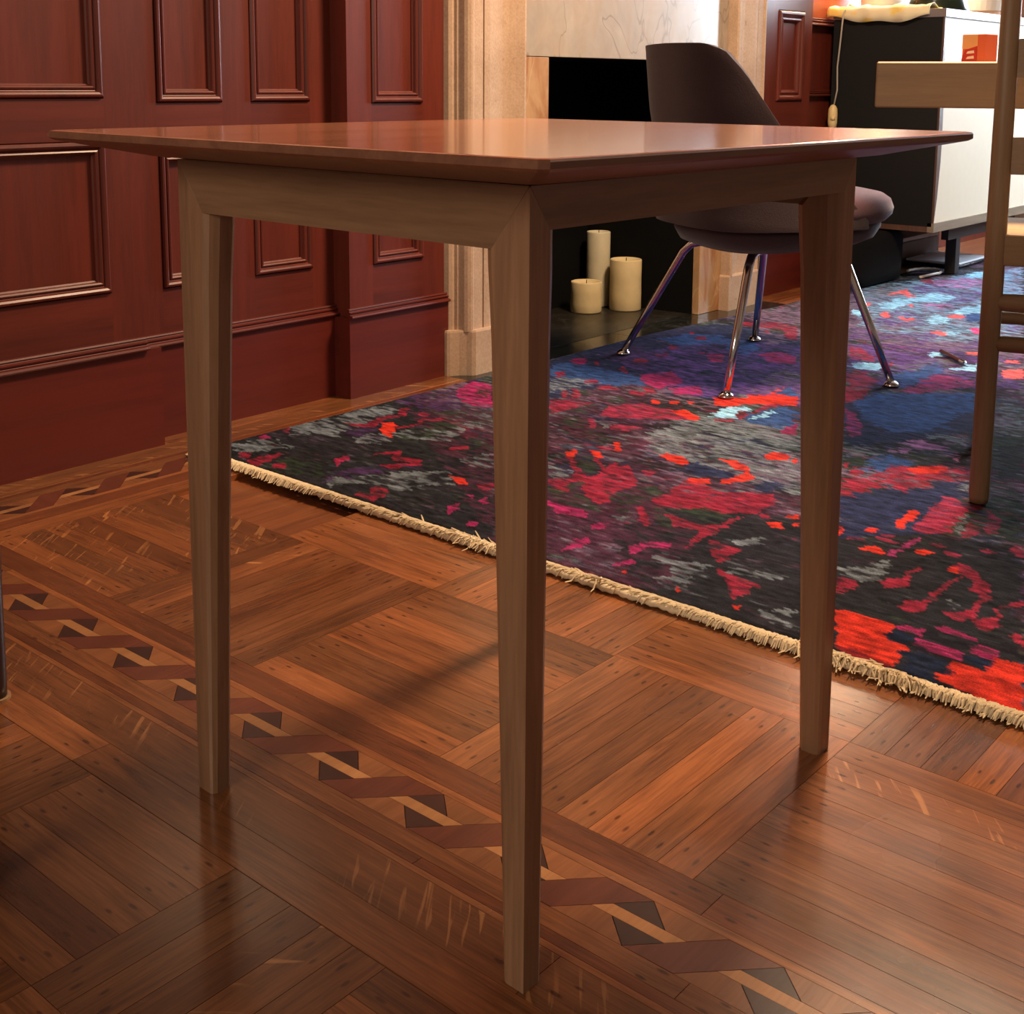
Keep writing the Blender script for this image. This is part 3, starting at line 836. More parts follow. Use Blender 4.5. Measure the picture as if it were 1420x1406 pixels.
('N',(2812,1314,2712,1225,2576,1162,2570,1091,2663,1064,2773,1054,2717,1068,2636,1127,2678,1177,2811,1296)),
('R3b',(2786,1305,2757,1263,2669,1205,2592,1176,2558,1182,2623,1223)),
('V',(2696,1261,2699,1239,2604,1194,2611,1220)),
('R3',(2945,1385,2973,1333,2855,1324,2834,1328)),
('S',(2470,1158,2517,1119,2522,1070,2462,1079,2408,1125)),
('B',(2404,1073,2495,1070,2465,1005,2416,1006,2339,1040)),
('Wp',(2503,1062,2581,1078,2634,1065,2656,1025,2645,991,2601,951,2530,946,2571,971,2586,997,2565,1035,2525,1051)),
('S',(2653,1060,2714,1055,2718,1002,2724,980,2662,957,2663,986,2684,1025)),
('G',(2525,1051,2569,1002,2554,961,2517,975,2492,1016)),
('G',(2675,1003,2644,962,2615,936,2633,975)),
('S',(3118,1050,3079,978,2807,887,2823,949)),
('R2',(2271,1064,2340,1078,2373,1067,2333,1046,2292,1040,2291,1029,2384,1015,2415,1020,2435,997,2459,985,2499,939,2474,913,2488,891,2456,882,2460,902,2407,898,2378,918,2328,919,2318,936,2272,928,2254,936,2303,965,2299,982,2232,985,2177,1000,2165,1013)),
('R1',(2414,994,2446,985,2475,952,2485,928,2435,931,2395,963)),
('R2',(2371,1110,2379,1102,2343,1088,2337,1094)),
('N',(2151,1006,2224,981,2294,975,2252,938,2305,926,2423,893,2395,874,2297,865,2220,860,2171,849,2165,867,2080,875,2045,914,2055,960)),
('R3',(2106,842,2220,860,2297,865,2298,840,2258,807,2203,793,2150,792)),
('S',(2395,874,2432,870,2366,845,2354,859)),
('R1',(2086,873,2180,883,2190,872,2153,859,2099,858)),
('K',(2532,944,2592,947,2605,933,2503,894,2505,919)),
('K',(2694,906,2775,876,2515,789,2472,837)),
('R1',(2074,871,2167,881,2185,883,2178,867,2155,860,2070,855)),
('R3',(2080,838,2190,854,2252,853,2276,826,2238,801,2173,796,2111,782,2079,813)),
('R3',(2114,768,2167,771,2161,747,2123,738,2099,750)),
('R3',(2271,775,2241,741,2185,719,2148,720,2169,748,2215,749)),
('S',(2105,779,2216,802,2241,797,2162,777,2106,768)),
('R1',(2022,903,2046,903,2043,885,2021,879,2014,890)),
('R1',(2010,943,2012,936,1994,930,1984,921,1965,921)),
('R3',(1973,912,1983,881,1972,875,1961,901)),
('R3',(2008,868,2010,846,2005,826,1994,829,1996,860)),
('R3',(2025,875,2031,847,2020,845,2013,867)),
('R1',(1935,868,1955,868,1962,851,1949,827,1932,828,1930,854)),
('R3b',(1934,821,1974,818,2026,818,2050,811,2034,804,1984,807,1936,806)),
('R1',(1985,791,2001,783,1999,762,1978,765,1974,779)),
('R3',(2035,788,2049,777,2037,756,2024,762)),
('R3',(2018,755,2024,743,2017,723,1998,726,2001,745)),
('R3',(2062,714,2075,708,2065,687,2053,691)),
('R3',(2091,672,2121,671,2124,658,2073,641,2076,660)),
('S',(1829,854,1864,833,1885,826,1920,792,1867,794,1820,796,1799,803,1814,845)),
('R2',(1794,842,1798,825,1793,801,1760,798,1715,801)),
('K',(1710,799,1795,799,1867,794,1930,784,1993,731,2042,658,2048,633,1802,551,1739,632,1705,700,1698,751)),
('R2',(1821,786,1840,777,1860,759,1922,758,1927,753,1867,750,1838,742,1819,745,1803,765)),
('R2',(1750,722,1772,717,1790,700,1830,702,1868,699,1901,695,1924,695,1902,686,1855,690,1814,689,1792,690,1761,680,1745,688,1737,704)),
('R2',(1932,719,1959,720,1982,712,1973,691,1935,657,1893,630,1865,623,1804,624,1774,614,1757,622,1754,637,1771,654,1804,632,1860,636,1890,658,1922,672,1932,694)),
('R1',(1938,718,1961,718,1964,710,1935,699,1931,709)),
('R2',(1781,613,1797,595,1846,598,1879,595,1897,582,1876,575,1847,590,1798,587,1779,577,1756,603)),
('S',(1803,678,1827,666,1807,650,1792,660)),
('G',(1691,790,1701,741,1709,681,1693,695,1689,747)),
('R1',(1673,783,1684,755,1681,694,1634,685,1623,651,1590,650,1555,646,1553,673,1564,699,1564,731)),
('R1',(1609,584,1624,583,1617,545,1661,544,1671,548,1676,508,1541,463,1541,501,1551,551,1557,581,1573,583)),
('Rd',(1562,727,1568,700,1555,646,1542,643,1545,670,1548,717)),
('N2',(1637,689,1664,689,1664,654,1631,648,1626,654,1630,680)),
('N2',(1546,644,1602,649,1623,648,1618,584,1587,579,1569,582,1546,578,1539,601,1540,632)),
('N2',(1636,582,1656,584,1656,544,1620,544)),
('M',(1675,693,1694,683,1695,650,1667,653,1671,681)),
('M',(1637,648,1662,653,1659,585,1628,579,1631,616)),
('M',(1711,653,1727,641,1715,583,1702,584,1705,618)),
('M',(1670,581,1698,582,1694,544,1663,545,1658,560)),
('K2',(1669,648,1697,647,1693,584,1667,582,1665,610)),
('R2',(1759,606,1791,608,1802,596,1788,579,1753,577,1746,592)),
('R2',(1743,548,1767,547,1768,539,1732,527)),
('K2',(1697,547,1727,546,1727,526,1693,514)),
]

PAL = {'K': (30, 31, 36), 'P': (64, 34, 52), 'S': (104, 114, 124), 'N': (36, 42, 74), 'B': (48, 76, 128), 'L': (136, 190, 224), 'V': (86, 58, 122), 'W': (112, 92, 116),
       'Wp': (160, 106, 160), 'G': (42, 54, 42), 'Pu': (62, 40, 78), 'R1': (188, 46, 30), 'R2': (128, 30, 52), 'R3': (130, 38, 64), 'R3b': (136, 44, 94), 'R4': (218, 92, 92),
       'M': (146, 34, 88), 'M2': (214, 62, 124), 'La': (112, 150, 182), 'Rd': (120, 28, 34), 'N2': (18, 28, 52), 'K2': (22, 19, 27)}
SOFT = set(('K', 'P', 'S', 'N', 'V', 'W', 'G', 'Pu', 'L', 'B', 'Wp', 'La'))
def vnoise(x, y, seed):
    """smooth value noise, numpy"""
    r = np.random.RandomState(seed); g = r.rand(256, 256)
    xi = np.floor(x).astype(int); yi = np.floor(y).astype(int); fx = x - xi; fy = y - yi
    fx = fx * fx * (3 - 2 * fx); fy = fy * fy * (3 - 2 * fy)
    a = g[xi & 255, yi & 255]; b_ = g[(xi + 1) & 255, yi & 255]; c = g[xi & 255, (yi + 1) & 255]; d = g[(xi + 1) & 255, (yi + 1) & 255]
    return (a * (1 - fx) + b_ * fx) * (1 - fy) + (c * (1 - fx) + d * fx) * fy
def fbm(x, y, seed, o=3):
    s = 0; k = 0.5; t = 0
    for i in range(o): s = s + k * vnoise(x * 2 ** i, y * 2 ** i, seed + i); t += k; k *= .5
    return s / t
def in_poly(px, py, poly):
    n = len(poly); ins = np.zeros(px.shape, bool); j = n - 1
    for i in range(n):
        xi, yi = poly[i]; xj, yj = poly[j]
        if yi != yj:
            c = ((yi > py) != (yj > py)) & (px < (xj - xi) * (py - yi) / (yj - yi) + xi)
            ins ^= c
        j = i
    return ins
def rug_edge(x): return np.where(x < 3.2, 2.192, np.maximum(2.192 - (x - 3.2) * 0.075, 2.135))
def make_rug():
    X0, X1 = 1.536, 5.75
    xs = np.concatenate([np.arange(X0, 2.7, 0.0037), np.arange(2.7, X1 + .001, 0.0070)])
    t = np.concatenate([np.arange(0, 1.30, 0.0085) / 1.9, 1.30 / 1.9 + (np.arange(1, 61) / 60.0) ** 1.3 * (1 - 1.30 / 1.9)])
    # t = 0 at the wall edge, 1 at Y = -0.75; fine rows where the picture shows it
    ny = np.concatenate([np.arange(0, 1.95, 0.0042), np.linspace(1.96, 2.95, 40)])
    GX, GY = np.meshgrid(xs, ny, indexing='ij')
    Y = rug_edge(GX) - GY
    P = np.zeros(GX.shape + (3,)); 
    # ground: dark charcoal with plum and grey abrash drawn out along the weft (Y)
    n1 = fbm(GX * 14, Y * 5, 3); n2 = fbm(GX * 60, Y * 14, 9); n3 = fbm(GX * 4, Y * 3, 21)
    def C(k): return np.array(lin(PAL[k]))
    P[:] = C('K')
    P += (np.clip((n3 - .40) * 4, 0, 1))[..., None] * (C('P') - P)
    for q_, (k_, th_, am_) in enumerate((('S', .60, .7), ('Pu', .66, .6), ('G', .58, .8), ('N', .62, .7), ('R2', .72, .5), ('W', .62, .6))):
        m_ = fbm(GX * 9 + q_ * 17, Y * 6, 300 + q_) * .55 + fbm(GX * 120, Y * 34 + q_ * 9, 330 + q_) * .45
        P += (np.clip((m_ - th_ + .06) * 14, 0, am_))[..., None] * (C(k_) - P)
    # ragged, stepped outlines: the knots quantise every outline, yarn runs bleed along the weft
    jx = (fbm(GX * 45, Y * 45, 31) - .5) * 0.022 + (vnoise(GX * 160, Y * 60, 33) - .5) * 0.008
    jy = (fbm(GX * 70, Y * 22, 41) - .5) * 0.050 + (vnoise(GX * 200, Y * 20, 43) - .5) * 0.022
    QX, QY = GX + jx, Y + jy
    # the design repeats, mirrored, on the half of the rug nearer the room's middle
    far_half = [(c, tuple(v if i % 2 == 0 else 500 - v for i, v in enumerate(fl))) for c, fl in RUG_BLOBS if min(fl[1::2]) > 240]
    for ci, (c, fl) in enumerate(far_half + RUG_BLOBS):
        poly = [(fl[i] / 1000.0, fl[i + 1] / 1000.0) for i in range(0, len(fl), 2)]
        bx0 = min(p[0] for p in poly) - .05; bx1 = max(p[0] for p in poly) + .05; by0 = min(p[1] for p in poly) - .06; by1 = max(p[1] for p in poly) + .06
        big = (bx1 - bx0 - .1) > 0.25 or (by1 - by0 - .12) > .5
        m = (QX > bx0) & (QX < bx1) & (QY > by0) & (QY < by1)
        idx = np.where(m)
        k = 0.35 if not big and c[0] in 'RM' else 1.0
        qx = GX[idx] + jx[idx] * k; qy = Y[idx] + jy[idx] * k
        ins = in_poly(qx, qy, poly)
        i0, i1 = idx[0][ins], idx[1][ins]
        a = 0.9
        if c in SOFT:
            nn = .7 * fbm(GX[i0, i1] * 120, Y[i0, i1] * 34, 100 + ci) + .3 * fbm(GX[i0, i1] * 30, Y[i0, i1] * 12, 500 + ci)
            a = np.clip((nn - 0.42) * 6.0, 0.0, 0.85) if c not in ('L', 'B', 'N', 'K') else np.clip((nn - 0.16) * 4.0, 0.3, 0.95)
        elif c in ('R2', 'R3', 'R3b', 'M'):
            nn = fbm(GX[i0, i1] * 130, Y[i0, i1] * 36, 100 + ci)
            a = np.clip((nn - 0.22) * 3.6, 0.12, 0.95)
        if not np.isscalar(a): a = a[:, None]
        P[i0, i1] += a * (C(c) - P[i0, i1])
    # yarn to yarn variation and abrash bands
    v = 0.30 + 1.40 * fbm(GX * 150, Y * 60, 61, 2)
    w = 0.62 + 0.76 * vnoise(GX * 200, Y * 26, 71)
    P *= (v * w)[..., None]
    P *= 1.0
    nx_, ny_ = GX.shape
    Z = 0.0105 + 0.0016 * vnoise(GX * 180, Y * 60, 81)  + 0.0012 * fbm(GX * 5, Y * 5, 91)
    edge = np.minimum.reduce([GX - X0, X1 - GX, GY, 2.95 - GY]); Z = np.where(edge < 0.012, Z * (0.35 + 0.65 * edge / 0.012), Z)
    V = np.stack([GX, Y, Z], -1).reshape(-1, 3)
    org = np.array([3.6, 0.7, 0.0]); V = V - org
    ii = np.arange(nx_ * ny_).reshape(nx_, ny_)
    F = np.stack([ii[:-1, 1:], ii[1:, 1:], ii[1:, :-1], ii[:-1, :-1]], -1).reshape(-1, 4)
    # closed underside along the border
    ring = np.concatenate([ii[:, 0], ii[-1, 1:], ii[::-1, -1][1:], ii[0, ::-1][1:-1]])
    lower = V[ring].copy(); lower[:, 2] = 0.0005
    nb = len(V); V = np.vstack([V, lower]); r2 = np.arange(len(ring)); nx2 = (r2 + 1) % len(ring)
    F2 = np.stack([ring[nx2], ring[r2], nb + r2, nb + nx2], -1)
    F = np.vstack([F, F2])
    me = bpy.data.meshes.new('area_rug')
    me.vertices.add(len(V)); me.vertices.foreach_set('co', V.ravel())
    me.loops.add(F.size); me.loops.foreach_set('vertex_index', F.ravel().astype(np.int32))
    me.polygons.add(len(F)); me.polygons.foreach_set('loop_start', np.arange(0, F.size, 4, dtype=np.int32))
    me.update(calc_edges=True)
    colr = np.ones((len(V), 4), np.float32); colr[:nb, :3] = np.clip(P.reshape(-1, 3), 0, 1); colr[nb:, :3] = 0.03
    at = me.color_attributes.new('yarn', 'FLOAT_COLOR', 'POINT'); at.data.foreach_set('color', colr.ravel())
    t = NT('rug_wool'); a = t.n('ShaderNodeAttribute', attribute_name='yarn')
    nz = t.noise(t.coord(), 420, 2, .6)
    col = t.mix(1.0, a.outputs['Color'], t.ramp(nz, [(0.3, (.62, .62, .62)), (0.7, (1.35, 1.35, 1.35))]), 'MULTIPLY')
    t.bump(nz, 0.5, 0.003)
    me.materials.append(t.out(col, 0.95, spec=0.1))
    o = bpy.data.objects.new('area_rug', me); COL.objects.link(o); o.location = org
    return tag(o, 'large multicoloured wool rug in crimson, navy and grey abstract patches', 'rug')
rug = make_rug()

M_COTTON = plain('rug_cotton', (232, 212, 176), 0.9, var=0.14, scale=160, spec=0.2)
b = MB()
# woven selvedge band, a little wavy
n = 520; rings = []
for i in range(n + 1):
    y = 2.192 - 2.94 * i / n
    r = 0.0064 + 0.0010 * math.sin(i * 1.9) + 0.0008 * random.random()
    cx = 1.5275 + 0.004 * math.sin(y * 3.1 + .6) + 0.0012 * math.sin(i * 0.9)
    rings.append([(cx + r * 1.55 * math.cos(2 * PI * k / 8), y, 0.0072 + r * 0.95 * math.sin(2 * PI * k / 8)) for k in range(8)])
b.loft(rings[::-1])
b.build('cotton_selvedge', M_COTTON, rug, smooth=True)
# short tassel yarns combed over the band
b = MB()
y = 2.19
while y > -0.72:
    messy = (0.60 < y < 0.76) or (1.33 < y < 1.42) or random.random() < 0.02
    lean_ = 0.9 * math.sin(y * 7) * math.sin(y * 2.3) + .5
    for q in range(4):
        L = random.uniform(0.013, 0.023) * (1.5 if messy and q < 2 else 1)
        a = random.gauss(lean_, 0.25 if not messy else 0.7)
        bx, by = 1.5375 + random.uniform(-.005, .002), y + random.uniform(-.0024, .0024)
        cx = 1.5275 + 0.004 * math.sin(y * 3.1 + .6)
        ex, ey = bx - L * math.cos(a) * 1.25, by + L * math.sin(a)
        def top(x): 
            u_ = min(.95, abs(x - cx) / .0128); return .0072 + .0068 * math.sqrt(1 - u_ * u_)
        w = random.uniform(0.0010, 0.0017)
        lift = random.uniform(0, .0026) + (random.uniform(0, .006) if messy else 0)
        ps = []
        for s_ in range(4):
            u_ = s_ / 3; x = bx + (ex - bx) * u_; ps.append((x, by + (ey - by) * u_, max(.0022, (top(x) if x > cx - .0125 else .003)) + w * .6 + lift * u_))
        b.tube(ps, [w, w * 1.1, w, w * .55], 4, False)
    y -= 0.0042
b.build('rug_fringe', M_COTTON, rug, kind='stuff')

# ================================================================== PURPLE LOUNGE CHAIR
def fabric(name, a, c, sheen=0.3):
    t = NT(name); v = t.coord(); n = t.noise(v, 350, 3, .6); n2 = t.noise(v, 8, 3)
    col = t.mix(t.math('ADD', t.math('MULTIPLY', n, .6), t.math('MULTIPLY', n2, .4)), lin(a), lin(c))
    t.bump(n, 0.4, 0.002); return t.out(col, 0.95, spec=.15, sheen=sheen)
M_PURP = fabric('mauve_fabric_lit', (72, 46, 54), (98, 66, 76))  # chair fabric lightened: window light on the cushion is put into its colour
M_PURPD = fabric('mauve_fabric_shaded', (46, 34, 37), (62, 47, 50))  # same fabric darkened: shade on back and seat shell is put into its colour
M_CHROME = plain('chrome', (208, 208, 212), 0.12, 1.0, var=0.02)
CH = Vector((3.045, 1.655, 0)); FDIR = Vector((0.872, -0.489, 0)); FDIR.normalize(); RDIR = Vector((FDIR.y, -FDIR.x, 0))
lounge = thing('upholstered_chair', CH, 'mauve-brown upholstered chair with curved back and splayed chrome legs', 'chair')
def cpt(f, r, z): return CH + FDIR * f + RDIR * r + Vector((0, 0, z))
def sq(a, hf, hr, e=2.8):
    c, s = math.cos(a), math.sin(a)
    return (math.copysign(abs(c) ** (2 / e), c) * hf, math.copysign(abs(s) ** (2 / e), s) * hr)
def seat_rings(prof, hf, hr, e=2.8, n=44, df=0.0):
    R = []
    for s, z in prof:
        ring = []
        for k in range(n):
            f, r = sq(-2 * PI * k / n, hf * s, hr * s, e)
            ring.append(cpt(f + df, r, z + (0.014 * (f / hf) if s > .3 else 0)))
        R.append(ring)
    return R
b = MB(); b.loft([r[::-1] for r in seat_rings([(0.02, 0.362), (0.5, 0.362), (0.80, 0.368), (0.94, 0.384), (1.0, 0.412), (1.0, 0.430), (0.965, 0.437), (0.9, 0.438)], 0.252, 0.250)])
b.build('seat_shell', M_PURPD, lounge, smooth=True)
b = MB(); b.loft([r[::-1] for r in seat_rings([(0.85, 0.425), (0.96, 0.430), (1.01, 0.445), (1.02, 0.462), (0.995, 0.482), (0.93, 0.496), (0.80, 0.505), (0.5, 0.509), (0.02, 0.509)], 0.272, 0.268, df=.004)])
b.build('seat_cushion', M_PURP, lounge, smooth=True)
def back_top(th):
    a = abs(th) / PI * 180
    pts = [(0, .893), (28, .890), (42, .872), (54, .818), (66, .735), (80, .625), (92, .530), (99, .470), (104, .440)]
    for (a0, z0), (a1, z1) in zip(pts, pts[1:]):
        if a <= a1: return z0 + (z1 - z0) * (a - a0) / (a1 - a0)
    return pts[-1][1]
def back_shell(off, zadd):
    rows = []
    N = 49
    for j in range(15):
        row = []
        for i in range(N):
            th = -PI * 103 / 180 + 2 * PI * 103 / 180 * i / (N - 1)
            zt = back_top(th) + zadd
            u = j / 14.0
            z = 0.425 + (zt - 0.425) * u
            f, r = sq(th, 0.305 + off, 0.272 + off, 2.9)
            lean = 0.045 * max(0, (z - 0.45)) / 0.45
            pinch = 1.0 - 0.025 * math.sin(PI * min(1, max(0, (z - .43) / .30)))   # slight waist
            row.append(cpt(-f * pinch - lean, r * pinch, z))
        rows.append(row)
    return rows
outer, inner = back_shell(0.0, 0.0), back_shell(-0.036, -0.002)
b = MB(); N = 49
vs = [p for r in outer for p in r] + [p for r in inner for p in r]; M_ = 15 * N; fs = []
for j in range(14):
    for i in range(N - 1):
        q = (j * N + i, j * N + i + 1, (j + 1) * N + i + 1, (j + 1) * N + i); fs.append(q); fs.append(tuple(M_ + k for k in q[::-1]))
for i in range(N - 1):
    fs.append((14 * N + i, 14 * N + i + 1, M_ + 14 * N + i + 1, M_ + 14 * N + i)); fs.append((i + 1, i, M_ + i, M_ + i + 1))
for j in range(14):
    fs.append((j * N, (j + 1) * N, M_ + (j + 1) * N, M_ + j * N)); fs.append(((j + 1) * N + N - 1, j * N + N - 1, M_ + j * N + N - 1, M_ + (j + 1) * N + N - 1))
b.add(vs, fs); b.build('backrest', M_PURPD, lounge, smooth=True, bevel=0.012, seg=3)
RZ = 0.0146
for fx, fy, in ((2.927, 2.066), (2.683, 1.577), (3.357, 1.879), (3.077, 1.316)):
    foot = Vector((fx, fy, RZ)); d = foot - CH; d.z = 0
    knee = CH + d * 0.60 + Vector((0, 0, 0.325)); k2 = CH + d * 0.545 + Vector((0, 0, 0.348)); k3 = CH + d * 0.46 + Vector((0, 0, 0.356)); hub = CH + d * 0.10 + Vector((0, 0, 0.357))
    b = MB(); b.tube([foot + Vector((0, 0, 0.006)), foot.lerp(knee, .5) + Vector((0, 0, .003)), knee, k2, k3, hub], [0.0098, 0.011, 0.012, 0.012, 0.012, 0.012], 14)
    lg = b.build('leg', M_CHROME, lounge, smooth=True)
    b = MB(); b.lathe([(0.0005, RZ - .001), (0.020, RZ - .001), (0.021, RZ + 0.002), (0.016, RZ + 0.008), (0.0095, RZ + 0.013), (0.0005, RZ + 0.0135)], fx, fy, 20)
    b.build('glide_foot', M_CHROME, lg, smooth=True)

# ================================================================== CANDLES
def wax(name, a):
    t = NT(name); n = t.noise(t.coord(), 22, 4); col = t.mix(n, lin(tuple(x * .88 for x in a)), lin(a))
    t.b.inputs['Subsurface Weight'].default_value = 0.25; t.b.inputs['Subsurface Radius'].default_value = (.02, .012, .006)
    t.bump(n, .2, .002); return t.out(col, 0.55, spec=.3)
M_WAX1 = wax('wax_ivory', (226, 206, 160)); M_WAX2 = wax('wax_pale', (214, 206, 178)); M_WICK = plain('burnt_wick', (26, 20, 16), .9)
def candle(cx, cy, r, h, mat, label):
    z0 = 0.0012
    prof = [(0.001, z0), (r * .97, z0), (r, z0 + .004), (r * 1.005, z0 + h * .3), (r * .99, z0 + h * .6), (r, z0 + h - .004), (r * .975, z0 + h - .001), (r * .93, z0 + h),
            (r * .86, z0 + h - .002), (r * .78, z0 + h - .008), (r * .3, z0 + h - .012), (0.001, z0 + h - .0125)]
    b = MB(); b.lathe(prof, cx, cy, 36); o = b.build('pillar_candle', mat, smooth=True)
    b = MB(); b.tube([(cx, cy, z0 + h - .013), (cx + .001, cy, z0 + h - .005), (cx + .003, cy + .001, z0 + h + .004)], [.0016, .0015, .0012], 6); b.build('wick', M_WICK, o)
    tag(o, label, 'candle', 'pillar candles in the firebox')
candle(3.452, 2.600, 0.0545, 0.108, M_WAX1, 'short wide ivory pillar candle, lowest of three in the firebox')
candle(3.583, 2.526, 0.0560, 0.180, M_WAX1, 'stout ivory pillar candle of middle height in the firebox')
candle(3.580, 2.645, 0.0425, 0.268, M_WAX2, 'tall slim pale pillar candle at the back of the firebox')

# ================================================================== BLACK AND CREAM CABINET
M_BLACK = plain('cabinet_black', (24, 24, 25), 0.6, spec=.25)
M_CREAM = plain('cabinet_cream', (238, 230, 208), 0.5, var=.03)
M_EDGE = wood('cabinet_edge_walnut', (70, 46, 38), (104, 74, 60), 'Z', .5)
M_TAN = wood('cabinet_bottom_rail_wood', (120, 106, 88), (150, 136, 114), 'X', .5)
M_TOPW = plain('cabinet_top_grey', (120, 112, 114), 0.35, var=.06)
M_DARK = plain('cabinet_frame_dark', (34, 30, 30), .6)
X0, X1, Y0, Y1, Z0, Z1 = 4.725, 5.90, 1.892, 2.340, 0.248, 1.045
cab = thing('cabinet', (5.3, 2.1, RZ), 'black-sided cabinet with a cream front standing on dark legs', 'cabinet')
b = MB(); b.box(X0, X0 + .022, Y0 + .004, Y1, Z0, Z1); b.build('side_panel', M_BLACK, cab)
b = MB(); b.box(X1 - .022, X1, Y0 + .004, Y1, Z0, Z1); b.build('side_panel', M_BLACK, cab)
b = MB(); b.box(X0 - .004, X1 + .004, Y0 - .008, Y1 + .004, Z1, Z1 + .032); b.build('top', M_TOPW, cab, bevel=.002)
b = MB(); b.box(X0 + .022, X1 - .022, Y1 - .02, Y1, Z0, Z1); b.build('back_panel', M_BLACK, cab)
# shaped walnut edging on the front of the side panel, cream door fitted against it
prof = [(0.004, 1.045), (0.018, 0.90), (0.030, 0.74), (0.038, 0.60), (0.036, 0.50), (0.022, 0.36), (0.004, 0.262)]
b = MB(); P = [(X0 + .0005, 1.045)] + [(X0 + a, z) for a, z in prof] + [(X0 + .0005, 0.262)]
b.loft([[(x, y, z) for x, z in P] for y in (Y0 - .004, Y0 + .004)]); b.build('side_edging', M_EDGE, cab)
b = MB(); P = [(X0 + a + .0005, z) for a, z in prof] + [(X1 - .002, 0.262), (X1 - .002, 1.045)]
b.loft([[(x, y, z) for x, z in P][::-1] for y in (Y0 + .001, Y0 + .0035)]); b.build('door', M_CREAM, cab)
b = MB(); b.box(X0, X1, Y0 - .006, Y0 + .02, Z0 - .022, 0.2618); b.build('bottom_rail', M_TAN, cab)
b = MB(); b.box(X0 + .001, X1, Y0 + .02, Y1, Z0 - .022, Z0); b.build('bottom_board', M_EDGE, cab)
b = MB(); b.box(X0 + .30, X1 - .1, Y0 + .05, Y0 + .08, 0.165, Z0 - .022); b.box(X0 + .30, X1 - .1, Y1 - .08, Y1 - .05, 0.165, Z0 - .022); b.build('base_frame', M_DARK, cab)
for lx in (5.145, X1 - .18):
    for ly in (Y0 + .075, Y1 - .055):
        b = MB(); b.box(lx - .022, lx + .022, ly - .022, ly + .022, RZ if ly < 2.12 else 0.0, Z0 - .022); b.build('leg', M_DARK, cab)
ZT = Z1 + .032

# cloth runner lying over the left end of the cabinet top
t = NT('runner_cloth'); n = t.noise(t.coord(), 14, 3); n2 = t.noise(t.coord(), 9, 2)
col = t.mix(t.rng(n, .5, .6), lin((236, 226, 190)), lin((240, 212, 120))); col = t.mix(t.rng(n2, .66, .69), col, lin((120, 150, 90)))
M_RUN = t.out(col, .9, spec=.1)
rows = []
b = MB()
NY = 40
for s in range(2):
    pass
def run_pt(u, y):
    """u = 0 at the hanging hem, then up the side, over the edge and along the top"""
    wv = .004 * math.sin(y * 46) + .003 * math.sin(y * 91 + 1)
    hem = 1.042 + 0.012 * math.sin(y * 13 + 2.2) + 0.006 * math.sin(y * 33)
    path = [(X0 - .018 + wv, hem), (X0 - .017 + wv * .7, ZT - .012), (X0 - .013, ZT + .008), (X0 + .004, ZT + .014 + abs(wv)), (X0 + .03, ZT + .018 + wv), (X0 + .07, ZT + .014 - wv), (X0 + .11, ZT + .008)]
    return path[u]
vs = []; fs = []
for i in range(NY + 1):
    y = 1.945 + (2.365 - 1.945) * i / NY
    for u in range(7):
        x, z = run_pt(u, y); vs.append((x, y, z))
for i in range(NY):
    for u in range(6): fs.append((i * 7 + u, i * 7 + u + 1, (i + 1) * 7 + u + 1, (i + 1) * 7 + u))
b.add(vs, fs); run = b.build('table_runner', M_RUN, smooth=True)
m = run.modifiers.new('thick', 'SOLIDIFY'); m.thickness = .004; m.offset = 0
tag(run, 'crumpled cream and yellow cloth hanging over the cabinet edge', 'cloth')

# lamp standing on the cabinet, its flex hanging down the black side
M_CER = plain('lamp_ceramic', (236, 230, 220), .3, var=.02)
t = NT('lamp_shade_lit'); t.b.inputs['Base Color'].default_value = (.9, .85, .75, 1); t.b.inputs['Emission Color'].default_value = (1.0, .78, .52, 1); t.b.inputs['Emission Strength'].default_value = 16.0
M_SHADE = t.m
LX_, LY_ = 4.965, 2.255
lamp = thing('table_lamp', (LX_, LY_, ZT), 'lit white table lamp standing on the cabinet top', 'lamp')
b = MB(); z = ZT; b.lathe([(.001, z), (.07, z), (.075, z + .01), (.085, z + .08), (.07, z + .2), (.035, z + .28), (.018, z + .32), (.001, z + .32)], LX_, LY_, 32); b.build('lamp_base', M_CER, lamp, smooth=True)
b = MB(); n = 36
ro = [[(LX_ + r * math.cos(2 * PI * k / n), LY_ + r * math.sin(2 * PI * k / n), zz) for k in range(n)] for r, zz in ((.113, z + .37), (.088, z + .68), (.085, z + .68), (.110, z + .37))]
b.loft(ro, False, False); b.loft([ro[3], ro[0]], False, False); b.build('lamp_shade', M_SHADE, lamp, smooth=False)
d = bpy.data.lights.new('lamp_bulb', 'POINT'); d.energy = 26; d.color = (1.0, .74, .46); d.shadow_soft_size = .05
o = bpy.data.objects.new('lamp_bulb', d); COL.objects.link(o); o.location = (LX_, LY_, z + .50)
M_FLEX = plain('flex_grey', (176, 170, 158), .5); M_BEAD = plain('switch_boxwood', (224, 198, 142), .4)
b = MB(); pts = [(LX_ - .08, LY_ + .05, z + .01), (X0 + .01, 2.285, ZT + .030), (X0 - .029, 2.288, ZT - .01), (X0 - .028, 2.296, .96), (X0 - .016, 2.310, .86), (X0 - .016, 2.306, .77), (X0 - .016, 2.318, .705)]
b.tube(pts, .0034, 8); b.build('flex', M_FLEX, lamp, smooth=True)
bx, by = X0 - .021, 2.318
b = MB(); b.lathe([(.002, .712), (.010, .708), (.0175, .694), (.019, .675), (.019, .640), (.0165, .624), (.010, .616), (.001, .615)], bx, by, 20); sw = b.build('flex_switch', M_BEAD, lamp, smooth=True)
b = MB(); b.lathe([(.0005, .648), (.009, .650), (.010, .657), (.009, .664), (.0005, .666)], bx - .013, by - .007, 14); b.build('switch_button', M_BEAD, sw, smooth=True)

